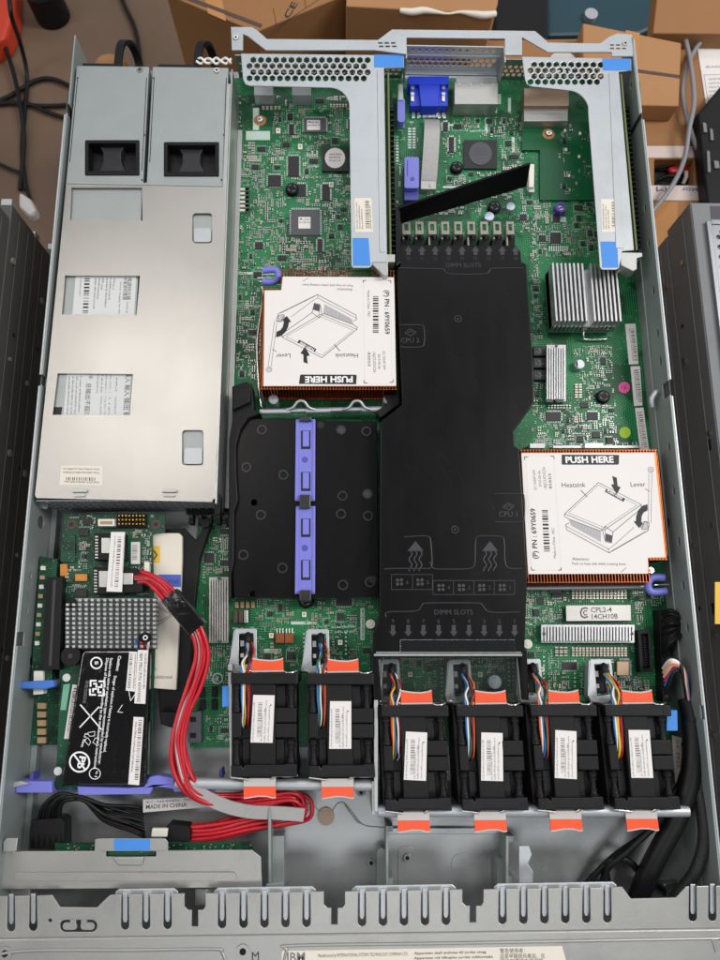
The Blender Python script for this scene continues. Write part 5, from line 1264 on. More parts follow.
    m.tube([Vector(W(*F(x, y), zz)) for x, y, zz in ((50, 706, 38), (100, 712, 38), (130, 716, 38))], 1.0, 0, 7, 3); m.tube([Vector(W(*F(x, y), zz)) for x, y, zz in ((230, 714, 37), (258, 700, 39), (300, 702, 39), (350, 698, 39))], 1.0, 0, 7, 4); m.build('wire_clip', M['chrome'], t)
    m = MB(); m.ppx(q(88, 66, 146, 190), 8, 17); m.build('plug', M['fan_hi'], t, .8)
    m = MB(); m.ppx(q(92, 92, 108, 118), 17, 19, 0); m.ppx(q(92, 150, 106, 168), 17, 19, 0); m.build('plug_latch', M['paper_grey'], t)
    m = MB(); m.tube([Vector(W(*F(132, 58), 18)), Vector(W(*F(126, 75), 22)), Vector(W(*F(128, 100), 23))], 2.6, 0, 10); m.build('wire_sleeve', M['blk'], t)
    xs = [(97, 'blue'), (104, 'white'), (111, 'yellow'), (118, 'black'), (124, 'darkred'), (131, 'red')]
    rw = random.Random(11)
    for k, (x, c) in enumerate(xs):
        m = MB(); j = lambda s: rw.uniform(-s, s)
        m.tube([Vector(W(*F(px, py), zz)) for px, py, zz in ((124 + k*1.5, 84, 21), (118 + k*6 + j(5), 112, 25 + j(2)), (114 + 7*k + j(12), 150, 31 + j(3)), (100 + 8*k + j(8), 190, 36 + j(2)), (x + j(3), 236, 38.5), (x + j(2), 290, 37), (x + j(4), 350, 36.5), (x + 2 + j(5), 420, 36), (x + (2.5-k)*1.2 + j(5), 470, 34), (110 + k*2.5, 492 - 5*(k % 3), 28))], .62, 0, 7, 6)
        m.build('wire', WIRE[c], t)
    return t
fan0 = mkfan()
spots = [((230.6, 672.9), 'fan nearest the red cables, leftmost of six'), ((306.8, 673.5), 'fan between the leftmost fan and the clear plastic cover'),
         ((381, 705.5), 'fan in front of the left half of the clear plastic cover'), ((456, 705.5), 'fan in front of the right half of the clear plastic cover'),
         ((530, 705), 'fan second from the thick black cable'), ((604.5, 705), 'fan right beside the thick black cable')]
a0 = Vector(W2(230.6, 672.9, 41))
for i, ((u, v), s) in enumerate(spots):
    o = fan0 if i == 0 else copy_tree(fan0); d = Vector(W2(u, v, 41)) - a0
    o.location = (Vector(FN) + Vector((d.x, d.y, 0)))*S
    o['label'] = 'black cooling ' + s
    for c in bpy.data.objects:
        if c.parent == o and c.name.split('.')[0] == 'wire' and c.material_slots:
            nm = c.material_slots[0].material.name; od = (dict(), dict(white='green', yellow='white', red='orange'), dict(blue='red', white='yellow', yellow='blue', darkred='white', red='darkred'), dict(yellow='green', red='orange'), dict(blue='orange', yellow='blue', darkred='green'), dict(black='yellow'))[i]
            for a_, b_ in od.items():
                if nm == a_ + '_wire': c.material_slots[0].link = 'OBJECT'; c.material_slots[0].material = WIRE[b_]; break
        if c.parent == o and c.name.startswith('label'): c.location.y = (0, -3.5, -2.5, -3, -2, -1.8)[i]*S; c.location.x = (0, .8, .6, 1.2, .6, .9)[i]*S; c.rotation_euler.z = radians((0, 1.2, -1.6, -.6, -2.2, .8)[i])
# ================================================================== RAID CARD, FRONT LEFT
ZC = 22
rc = thing('controller_card', 'green controller card with a silver pin heatsink and two black cable sockets', 'circuit card', W(110, 650, 4))
b = MB(); b.ppx([(64, 513), (165, 513), (165, 531), (152.5, 534), (155, 650), (150, 789), (57, 789), (60, 650)], ZC-1.4, ZC, 0); b.build('card_board', M['board_d'], rc)
for u, v in ((71.5, 524.5), (156, 524.5)):
    b = MB(); x, y = W2(u, v, ZC); b.ring(x, y, ZC, ZC+.3, 1.5, 3.4, 0); b.cyl(x, y, ZC, ZC+.2, 1.6, 1, 14); b.build('mounting_hole', [M['brown'], M['ink']], rc)
b = MB(); u0, v0, u1, v1 = 65, 598, 157, 649
b.ppx([(u0, v0+5), (u0+8, v0), (u1, v0), (u1, v1), (u0, v1)], ZC+.5, ZC+3); hsk = b.build('pin_heatsink', M['grey_steel'], rc, .3)  # darker grey base stands in for shade between the pins
b = MB()
for i in range(15):
    for j in range(11):
        if i < 2 and j < 1: continue
        u = u0 + 1 + 6.2*i; v = v0 + .8 + 4.65*j; b.ppx(quad(u, v, u+2.9, v+2.4), ZC+3, ZC+10)
pins = b.build('heatsink_pins', M['alu'], hsk, kind='stuff')
b = MB(); b.cyl(*W2(70.5, 603, ZC+5), ZC, ZC+5, 3.6, 0, 20); b.build('grommet', M['blk'], rc, .3)
for q, tabs in (((94, 533, 124, 560), ((101.5, 538, 110, 553),)), ((93, 567, 125, 594), ((99, 571, 109, 587),))):
    b = MB(); b.ppx(quad(*q), ZC, ZC+9); so = b.build('cable_socket', M['blk'], rc, .4)
    b = MB()
    for k in range(8): b.ppx(quad(q[0]+1, q[1]+3 + 3*k, q[0]+4, q[1]+4.4 + 3*k), ZC+9, ZC+9.3)
    for t in tabs: b.ppx(quad(*t), ZC+9, ZC+10)
    b.build('socket_shield', M['solder'], so)
b = MB(); b.ppx([(111, 532), (125, 532), (122, 592), (106.5, 591.5)], ZC+11, ZC+11.25, 0); z = ZC+11.3
bars(b, (121.5, 537), (118, 588), (-3.6, 0), z, 1, 34); scrib(b, (114.5, 536), (110.5, 588), 1.8, z, 2); scrib(b, (124, 536), (122, 575), 1.4, z, 2)
b.build('barcode_label', [M['paper'], M['ink_mid'], M['ink_grey']], rc)
b = MB(); b.ppx(quad(98, 519, 114.5, 526), ZC, ZC+6); b.ppx(quad(100, 521, 112.5, 524.5), ZC+6, ZC+6.1, 1)
b.build('white_header', [M['white_pl'], M['tan']], rc, .3)
b = MB(); b.ppx(quad(117, 514, 146, 527), ZC, ZC+3)
for i in range(8):
    for j in range(3): b.ppx(quad(118.4 + 3.5*i, 515 + 4.1*j, 119.6 + 3.5*i, 516.3 + 4.1*j), ZC+3, ZC+8, 1)
b.build('pin_header', [M['blk'], M['gold']], rc)
def rp(name, mt, q, h, bev=.2): m = MB(); m.ppx(quad(*q), ZC, ZC+h); return m.build(name, M[mt], rc, bev)
rp('memory_chip', 'board_d', (60.5, 535, 75, 562), 1.5); rp('memory_chip', 'ic', (75, 589.5, 86.5, 597), 1.5); rp('memory_chip', 'ic', (79, 529, 88, 536), 1.4); rp('tantalum_capacitor', 'orange_part', (75, 574, 87, 581), 2.2); rp('tantalum_capacitor', 'orange_part', (60, 564, 67, 576), 1.5)
rp('small_chip', 'ic', (82, 518, 91, 524), 1.4)
b = MB(); b.ppx(quad(131, 542, 140, 564), ZC+.02, ZC+.1); bars(b, (132.5, 545), (132, 560), (5, 0), ZC+.16, 1, 16); b.build('barcode_label', [M['paper'], M['ink_mid']], rc)
b = MB(); b.ppx(quad(144, 562, 149, 577), ZC, ZC+4); b.build('white_header', M['white_pl'], rc, .3)
rrs = [(60, 533, 78, 566), (92, 531, 128, 596), (96, 517, 148, 529), (60, 595, 160, 652), (74, 572, 88, 583), (130, 540, 142, 566), (78, 528, 90, 538), (66, 518, 77, 530), (151, 518, 162, 530), (60, 650, 150, 790)]
st = populate(rc, [(65, 515), (164, 515), (164, 530), (152, 533), (154, 660), (150, 780), (149, 780), (150, 648), (64, 600)], rrs, ZC, 31, 8, 70, 70, 120, [8]); st.build('surface_components', SM, rc, kind='stuff')
# ---- battery lying on the card
bt = thing('backup_battery', 'flat black battery pack in glossy film with white symbols and part-number stickers', 'battery', W(110, 720, 22))
ZT = 30
b = MB(); b.ppx([(83.5, 650), (148, 650), (150, 655), (146.5, 785), (63, 785.5), (61.5, 780), (81, 655)], ZC+.3, ZT); b.build('film_wrap', M['foil'], bt, 1.6, 4)
z = ZT + .12
BT = lambda x, y: (20 + x/3.273, 630 + y/3.273)
b = MB()
def bl(pts, w=.4): b.line([BT(*p) for p in pts], w, z, 0)
def bc(x, y, r, w=.5, n=20): bl([(x + r*cos(2*pi*i/n), y + r*sin(2*pi*i/n)) for i in range(n+1)], w)
bc(250, 108, 18, .9); b.text('5', BT(245, 102), BT(245, 114), z, 0, h=3, bold=.03)
for k in range(4):
    c, s_ = cos(k*pi/2), sin(k*pi/2); P = lambda x, y: (253 + c*x - s_*y, 190 + s_*x + c*y)
    bl([P(-4, -24), P(-22, -24), P(-22, -6)], 1.1); bl([P(-12, -14), P(-3, -14), P(-3, -3)], 1.1)
bl([(198, 245), (266, 325)], .8); bl([(258, 252), (196, 318)], .8)
for k in range(3):
    a = k*2*pi/3 + .4; P = lambda r, t: (235 + r*cos(a + t), 356 + r*sin(a + t)); bl([P(24, -.5), P(26, .5), P(13, .9), P(11, -.6), P(24, -.5)], .3)
b.text('Li Ion', BT(213, 338), BT(199, 382), z, 0, h=2.6, bold=.02); bc(195, 432, 32, 1.0, 28); b.text('Pb', BT(196, 412), BT(186, 452), z, 0, h=6, bold=.03); bl([(178, 410), (212, 455)], 1.0)
bc(245, 470, 18, .45); b.text('e1', BT(250, 461), BT(244, 480), z, 0, h=2.4)
b.text('Caution:', BT(322, 84), BT(314, 134), z, 0, h=2.8, bold=.025)
for t, x, e in (('Danger of explosion if battery is incorrectly replaced.', 307, 400), ('Replace with same or equivalent type recommended by manufacturer.', 294, 440), ('Dispose of batteries according to the manufacturer\'s instructions.', 281, 455)):
    y0_ = 150 if x == 307 else 92; b.text(t, BT(x+1, y0_), BT(x - (e-90)*.11, e), z, 0, h=2.5, bold=.015)
b.text('廢電池請回收', BT(216, 165), BT(205, 240), z, 1)
for p in ([(372, 150), (352, 178), (362, 232), (380, 205)], [(335, 245), (320, 268), (336, 270)]): bl(p, .4)
b.build('printing', [M['ink_white'], M['ink_grey']], bt)
def bs(pts, fn, name='sticker'):
    global b
    b = MB(); b.ppx([BT(*p) for p in pts], ZT+.05, ZT+.16, 0); fn(); b.build(name, [M['paper'], M['ink_mid'], M['ink']], bt)
z = ZT + .24
bs([(386, 65), (420, 66), (410, 242), (374, 240)], lambda: (b.text('IBM FRU P/N 43W4342', BT(392, 76), BT(383, 236), z, 2, h=3.0), scrib(b, BT(409, 76), BT(402, 200), 2.2, z, 1)))
bs([(358, 70), (384, 72), (376, 202), (346, 198)], lambda: (bars(b, BT(360, 78), BT(352, 192), (2.8, .1), z, 1, 30), scrib(b, BT(376, 78), BT(370, 190), 1.8, z, 1)))
bs([(372, 284), (405, 286), (390, 508), (354, 505)], lambda: (bars(b, BT(388, 294), BT(375, 490), (3.6, .1), z, 1, 44), scrib(b, BT(378, 300), BT(362, 480), 1.9, z, 1)))
b = MB(); b.cyl(*W2(70.5, 656, ZT+1), ZC, ZT+1, 6.3, 0, 24); b.cyl(*W2(70.5, 656, ZT+1), ZT+1, ZT+1.3, 1.6, 1, 12); b.build('round_foot', [M['blk'], M['emboss']], bt, .4)
b = MB(); b.ppx([BT(172, 178), BT(194, 180), BT(176, 358), BT(144, 356)], ZC+2.2, ZC+2.4); z2 = ZC+2.5; bars(b, BT(176, 190), BT(160, 340), (3, .2), z2, 1, 34); scrib(b, BT(172, 200), BT(154, 330), 1.6, z2, 1)
b.build('side_sticker', [M['paper'], M['ink_mid']], bt)
b = MB(); b.ppx([BT(136, 150), BT(190, 142), BT(200, 170), BT(140, 512), BT(115, 512)], ZC, ZC+2); b.build('side_board', M['board_d'], bt)
b = MB()
for x, y in ((152, 156), (124, 462)): b.cyl(*W2(*BT(x, y), ZC+2.1), ZC+2, ZC+2.1, 2.6, 0, 16)
b.ppx([BT(142, 178), BT(164, 176), BT(150, 262), BT(132, 262)], ZC+2, ZC+2.12, 1); b.build('round_sticker', [M['paper_grey'], M['silk_dim']], bt)
b = MB(); c = [BT(x, y) for x, y in ((410, 25), (400, 32), (415, 48), (398, 58))]; b.ball(W(*c[0], 34), 3.4, 0, 12, (1.3, 1, .8)); b.ring(*W2(*BT(410, 25), 37), 36.7, 37.1, 1.0, 1.6, 1, 14)
b.build('battery_plug', [M['blk'], M['ink_white']], bt)
for k, cn in enumerate(('red', 'blue', 'darkred', 'white')):
    b = MB(); b.tube([Vector(W(*BT(404 + 6*k - 10*(k == 1)*3, 34), 33)), Vector(W(*BT(396 + 8*k - 24*(k == 1), 50), 31)), Vector(W(*BT(400 + 6*k - 24*(k == 1), 66), 27))], .8, 0, 7); b.build('lead', WIRE[cn], bt)

# ---- upright riser with black slot at the far left, blue catch
rs = thing('slot_riser', 'narrow green riser board with a long black slot and bright blue catch', 'riser card', W(45, 640, 2))
b = MB(); b.ppx([(40, 556), (57, 559), (52, 680), (31, 680)], 10, 24, 0); b.build('riser_board', M['board_d'], rs)
b = MB(); b.ppx([(47, 577), (62.5, 577), (59, 670), (41, 668)], 24, 31, 0); b.ppx([(53, 580), (56, 580), (51.5, 666), (48.5, 666)], 31, 31.3, 1); b.build('card_slot', [M['blk'], M['emboss']], rs, .5)
b = MB(); 
for k in range(9): b.ppx(quad(40.5 - .9*k*.8, 566 + 9.4*k, 45 - .9*k*.8, 570 + 9.4*k), 24, 25.4, k % 2)
b.build('capacitor', [M['white_pl'], M['tan']], rs)
b = MB(); b.ppx([(32, 690), (62, 690), (60, 745), (30, 745)], 6, 10, 0); b.build('lower_board', M['board_d'], rs)
for k in range(5): b = MB(); b.ppx(quad(37, 703 + 8.6*k, 45.5, 709 + 8.6*k), 10, 13); b.build('capacitor', M['tan'], rs, .2)
b = MB(); b.ppx([(33.5, 671), (43, 671), (43, 694), (33, 695)], 20, 27); b.build('slot_end', M['white_pl'], rs, .4)
b = MB(); b.ppx([(20, 682), (53, 680), (54, 687), (44, 689.5), (17, 688.5)], 27, 33); b.build('blue_catch', mat('bright_blue_plastic', '#3c6fbf', .4, 0, .06, 100, .05), rs, .8)
# ---- flash module tray: cream labelled drive in a black tray
tr = thing('drive_module', 'slim drive with a cream label in a black tray beside the controller card', 'drive', W(170, 620, 2))
b = MB(); b.ppx([(165, 529), (184, 528), (190, 535), (197, 540), (206, 520), (212, 520), (199, 560), (191, 640), (190, 722), (160, 722), (158, 690), (160, 640)], 4, 14); b.build('tray', M['blk'], tr, .6)
b = MB(); b.ppx([(148, 533), (179, 533), (182, 536), (182, 560), (176, 690), (150, 688)], 10, 17.5, 0); b.build('casing', M['paper_warm'], tr, .5)
z = 17.6
b = MB(); b.flat(quad(149, 546, 160, 563), z, 0); b.flat([(158, 574.5), (181, 574.5), (181, 587), (158, 587)], z, 1); b.text('intel', (166, 583.5), (178, 583.5), z+.06, 2); b.line([(158, 606), (174, 614.5), (158, 625), (158, 606)], .4, z, 3); b.line([(160, 609), (171, 614.5), (160, 621)], .4, z, 3)
b.line([(149, 552), (154, 551), (157, 555), (154, 559), (149, 558)], 1.0, z+.05, 2)
b.text('at.', (153, 670), (157, 670), z, 2); b.text('additional', (154, 678.5), (172, 678.5), z, 2)
b.build('printing', [M['yellow'], mat('violet_blue_print', '#4f63c4', .55, 0, .04, 100, 0), M['ink_mid'], M['ink_grey']], tr)
b = MB(); b.ppx([(160, 712), (178, 712), (178, 722), (172, 728), (160, 724)], 14, 22); b.build('tray_end', M['blk'], tr, .6)
b = MB()
for k in range(5): x, y = W2(191 + 9*k, 519, 16); b.obox(x, y, 8, 16, 3.2, 7, 0, 0); b.obox(x, y+2, 16, 16.4, 2.2, 2.2, 0, 1)
b.ppx(quad(186, 508, 233, 514), 4, 9); b.cyl(*W2(205, 523, 18), 8, 18, 3.2, 0, 14)
b.build('tray_teeth', [M['blk'], M['emboss']], tr, .3)
# ---- cables
def bundle(name, label, cat, path, offs, r, mt, n=8, sub=8):
    m = MB(); P = [Vector(W(*p)) for p in path]
    for du, dz in offs:
        Q = []; rj = random.Random(int(du*100) + int(dz*10) + len(P)*7)
        for i, p in enumerate(P):
            d = (P[min(i+1, len(P)-1)] - P[max(i-1, 0)]).normalized(); s = d.cross(Vector((0, 0, 1)))
            if s.length < .05: s = Vector((1, 0, 0))
            s.normalize(); w = 1 + .18*sin(i*1.7 + du)
            Q.append(p + s*(du*w + rj.uniform(-.7, .7)) + Vector((0, 0, dz + rj.uniform(-.6, .6))))
        m.tube(Q, r, 0, n, sub)
    return m
sas = thing('red_data_cable', 'bundle of red data cables from the controller card, looping back below the fans', 'cable', W(200, 700, 10))
path = [(136, 578, 29), (148, 578, 32), (160, 585, 34), (172, 600, 35), (188, 617, 36), (199, 637, 35), (202, 658, 33), (195, 685, 32), (184, 712, 33), (179, 738, 34), (180, 762, 34), (188, 784, 33), (203, 796, 28), (232, 800, 22), (268, 797, 20), (290, 795, 18), (300, 800, 16), (299, 812, 14), (280, 817, 13), (250, 823, 13), (215, 831, 14), (186, 834, 16)]
for k, (du, dz) in enumerate(((-3.6, 0), (-1.2, 1.0), (1.4, .2), (3.8, .8), (0.2, -2.6))):
    m = bundle('', '', '', path, [(du, dz)], 1.5, None); m.build('red_cable', M['red'], sas)
for k, (du, dz) in enumerate(((-2.6, -2.6), (2.8, -2.4), (0, 2.6))):
    pk = [p if i < 10 else (p[0] + (8, -6, 2)[k]*min(1, (i-9)/3), p[1] + (3, -3, 5)[k]*min(1, (i-9)/3), p[2]-1) for i, p in enumerate(path)]
    m = bundle('', '', '', pk, [(du, dz)], 1.4, None); m.build('red_cable', M['red'], sas)
m = bundle('', '', '', path[:14], [(0.8, 2.1)], 1.0, None); m.build('grey_strand', M['ribbon'], sas)
m = MB(); P = [Vector(W(*p)) for p in ((171, 596, 35.5), (178, 605, 36.5), (188, 617, 37), (198, 629, 36.5))]
m.ribbon(P, 13, 9, 0, 6); m.build('black_sleeve', M['foil'], sas, 1.6, 3)
m = MB(); m.ppx([(118, 568), (136, 568), (142, 572), (142, 592), (118, 593)], ZC+2, ZC+9.6, 0); m.ppx([(122, 573), (133, 573), (132.5, 584.5), (121, 584.5)], ZC+9.6, ZC+10.2, 1)
m.build('cable_plug', [M['blk'], M['solder']], sas, .4)
m = MB(); m.ppx([(163, 829), (168, 829), (168, 824), (188, 826), (190, 833), (190, 842), (162, 843)], 12, 24, 0); m.ppx([(152, 828.5), (168, 828.5), (167, 837), (151, 837)], 22, 25, 1); m.build('cable_plug', [M['blk'], M['white_pl']], sas, .5)
m = MB(); m.ribbon([Vector(W(*p)) for p in ((192, 788, 33), (206, 797, 30), (226, 806, 27), (250, 811.5, 24), (280, 813, 22), (304, 815, 20))], 8.5, .9, 0, 8, side=lambda f: Vector((.5*(1-f), 1, .2)))
tag(m.build('flat_grey_cable', M['ribbon']), 'flat silver-grey ribbon cable lying across the red cable loop', 'cable')
m = MB(); m.ppx([(143, 799.5), (196, 797), (208, 800), (208, 807), (143, 812.5)], 12, 16, 0); z = 16.06
m.text('IEC-N24445L  MG', (146, 803.5), (193, 800.6), z, 1, h=2.2); m.text('MADE IN CHINA', (146, 809), (187, 806.6), z, 1, bold=.015)
tag(m.build('cable_tag', [M['tabwhite'], M['ink_mid']], None, .6), 'pale cable tag printed MADE IN CHINA beside the red cables', 'cable tag')
hb = thing('power_harness', 'bundle of thin black wires arching from a black plug at the front left', 'cable', W(90, 820, 4))
rnd = random.Random(5)
for k in range(12):
    a = k/11; m = MB()
    m.tube([Vector(W(*p)) for p in ((38 + 22*a, 822, 18), (42 + 20*a, 808 - 4*a, 26 + rnd.uniform(-3, 3)), (54 + 20*a, 797 - 3*sin(a*6), 28 + rnd.uniform(-3, 3)), (78 + 8*a, 796 + 6*a, 24 + rnd.uniform(-4, 4)), (104, 803 + 16*a + rnd.uniform(-2, 2), 18 + rnd.uniform(-4, 4)), (128 + 6*a, 806 + 26*a, 14 + rnd.uniform(-3, 3)), (142 + 3*a, 808 + 30*a, 12))], 1.15, 0, 7, 8)
    m.build('black_wire', M['blackcable'], hb)
m = MB(); m.ppx([(33, 820), (60, 818), (64, 822), (64, 849), (30, 849), (30, 828)], 8, 22)
for k in range(5): m.ppx(quad(33 + 6*k, 835, 36.5 + 6*k, 847), 22, 22.8)
m.build('plug', M['blk'], hb, .5)
# ---- lavender carrier rail
rl = thing('card_retainer', 'lavender plastic retaining rail holding the front edge of the controller card', 'retainer', W(120, 788, 8))
b = MB(); b.ppx([(17, 781), (52, 781.5), (52, 793), (16, 793), (15, 790)], 16, 27); b.ppx([(77, 786.5), (128, 788), (144, 787), (149, 777), (158, 775.5), (174, 778), (174, 783), (215, 781.5), (215, 792), (174, 792), (173, 789), (153, 786), (150, 794), (78, 795)], 16, 27)
b.ppx([(52, 784), (78, 787), (78, 792), (52, 790)], 12, 18); b.build('rail', M['purple'], rl, .6)
b = MB(); b.ppx([(30, 774), (33, 772), (33, 781), (29, 781)], 12, 24); b.ppx([(219, 770), (222, 768), (223, 777), (219, 777)], 12, 22); b.build('rail_tab', M['purple_lo'], rl, .4)
b = MB(); b.ppx([(8, 783), (20, 781), (30, 784), (16, 787), (8, 790)], 26, 29); b.ppx([(213, 779), (236, 779), (240, 784), (238, 790), (213, 789)], 20, 25); b.build('metal_end', M['galv_light'], rl, .6)
# ---- backplane bracket along the front left
bp = thing('backplane_bracket', 'long pressed metal bracket with a blue sticker along the front left of the case', 'bracket', W(130, 870, 2))
Zb = 34
b = MB(); b.ppx([(-14, 851.5), (94.5, 851), (95, 839.5), (100, 838.5), (165, 838.5), (168, 842), (168, 850.5), (226, 850), (252, 850), (261, 857), (262, 887.5), (-14, 889.5)], Zb-1, Zb, 0, [quad(106, 851.5, 156, 856.5)]); b.build('plate', M['front_steel'], bp, .5)
b = MB(); b.plate(PX(rrect(14, 872.5, 236, 881, 4), Zb+1.5), Zb-.2, Zb+1.5); b.build('pressed_rib', M['front_steel'], bp, .5, 3)
b = MB(); b.ppx([(112, 857), (144, 857), (142, 866), (118, 866)], Zb, Zb+1.4); b.build('pressed_step', M['front_steel'], bp, .7)
b = MB(); b.ppx(quad(114, 839, 150, 850.5), Zb, Zb+.2); b.build('blue_sticker', M['blue'], bp)
b = MB(); b.ppx([(55, 843), (250, 842), (256, 858), (55, 858)], 24, 25.5, 0); b.ppx(quad(108, 850, 155, 855.5), 26, 32.4, 0); bk = b.build('backplane_board', M['board_d'], bp)
b = MB(); rnd = random.Random(9)
for k in range(46): u = 66 + 184*rnd.random(); v = 844 + 5*rnd.random(); b.ppx(quad(u, v, u+1.6, v+1.2), 25.5, 26.4, rnd.choice((0, 1, 0)))
b.build('surface_components', [M['solder'], M['brown']], bp, kind='stuff')
b = MB(); b.ppx([(3, 842), (6, 838), (18, 838), (16, 851), (3, 852)], Zb, Zb+5); b.ppx([(3, 852), (12, 846), (16, 846), (14, 854)], Zb, Zb+1); b.build('hook', M['galv'], bp, .3)
b = MB(); b.ppx([(10, 889), (30, 889), (30, 905), (10, 905)], 24, 25); b.ppx([(195, 889), (262, 888), (262, 905), (195, 905)], 20, 21); b.build('lower_flange', M['galv'], bp, .3)
# ---- right-hand black cables
def cable(name, label, path, r, mt, cat='cable', rib=0):
    m = MB(); m.tube([Vector(W(*p)) for p in path], r, 0, 12, 10); o = m.build(name, mt)
    return tag(o, label, cat)
tk = thing('power_cable', 'thick black sleeved cable running beside the end fan to the front edge', 'cable', W(685, 780, 4))
m = MB(); m.tube([Vector(W(*p)) for p in ((688, 700, 22), (692, 722, 26), (693, 752, 28), (689, 785, 28), (677, 818, 26), (660, 850, 22), (645, 880, 16), (636, 905, 10))], 6.6, 0, 16, 10); m.build('sleeve', M['blackcable'], tk)
for k in range(7):
    m = MB(); a = k/6; m.tube([Vector(W(*p)) for p in ((663 + 3*a, 664 + 26*a, 24), (670 + 4*a, 658 + 14*a, 33 + 3*sin(k)), (680 + 4*a, 664 + 8*a, 36 - 3*a), (686 + 4*a - 2, 682, 33), (688 + 3*a, 706, 25))], 1.25, 0, 8, 8); m.build('wire', WIRE[('black', 'white', 'peach', 'peach', 'red', 'blue', 'black')[k]], tk)
m = MB()
rnd = random.Random(3)
for k in range(11):
    a = k/10; m.tube([Vector(W(*p)) for p in ((664, 613 + 40*a, 18), (672, 611 + 30*a, 24 + rnd.uniform(-2, 3)), (684 + 3*rnd.random(), 622 + 12*a, 24 - rnd.random()*4), (690 - 4*a, 640, 20), (689 - 5*a, 668, 16), (690 - 3*a, 700, 14))], 1.5, 0, 7, 7)
m.build('wire_loom', M['blackcable'], tk)
m = MB(); 
for q in ((718, 1), (745, 1), (768, 1)): m.tube([Vector(W(692.5 - (q[0]-745)*.02, q[0]-1, 27)), Vector(W(692.5 - (q[0]-745)*.02, q[0]+2.5, 27))], 6.9, 0, 16); 
m.build('cable_tape', M['blackcable'], tk)
m = MB(); m.tube([Vector(W(*p)) for p in ((694, 760, 24), (699, 790, 29), (704, 822, 31), (703, 848, 30), (694, 874, 27), (678, 894, 20))], 4.0, 0, 14, 10)
tag(m.build('braided_cable', mat('braided_black_sleeve', '#1a1a1b', .55, 0, .6, 900, .8, 700)), 'black braided cable curving beside the right side wall at the front', 'cable')
m = MB()
for k, (p0, p1) in enumerate((((690, 790), (584, 886)), ((692, 792), (600, 892)), ((688, 800), (618, 896)))):
    m.tube([Vector(W(p0[0]-6, p0[1]-20, 24)), Vector(W(668 - 5*k, 812 + 4*k, 24)), Vector(W(643 - 6*k, 836 + 6*k, 21)), Vector(W(612 - 3*k, 858 + 7*k, 14)), Vector(W(*p1, 6))], 2.1, 0, 9, 8)
m.tube([Vector(W(*p)) for p in ((608, 884, 5), (606, 868, 12), (614, 859, 16), (630, 862, 14), (646, 880, 8), (664, 892, 5))], 2.4, 0, 9, 8)
tag(m.build('signal_cables', M['blackcable']), 'thin black cables fanning left from the thick cable at the front right', 'cable')
m = MB(); m.ppx([(672, 735), (682, 738), (683, 795), (677, 792), (674, 770)], 12, 13, 0); m.text('99-3926', (675.5, 740), (677, 768), 13.1, 1, h=3.2)
tag(m.build('cable_tag', [M['tabwhite'], M['ink_mid']]), 'white printed cable tag hanging between the right-hand fan and the thick black cable', 'cable tag')
m = MB(); m.ppx(quad(664, 884, 684, 897), 2, 14); tag(m.build('clear_clip', M['clearplastic'], None, .8), 'small clear plastic clip beside the braided cable at the front right', 'clip')

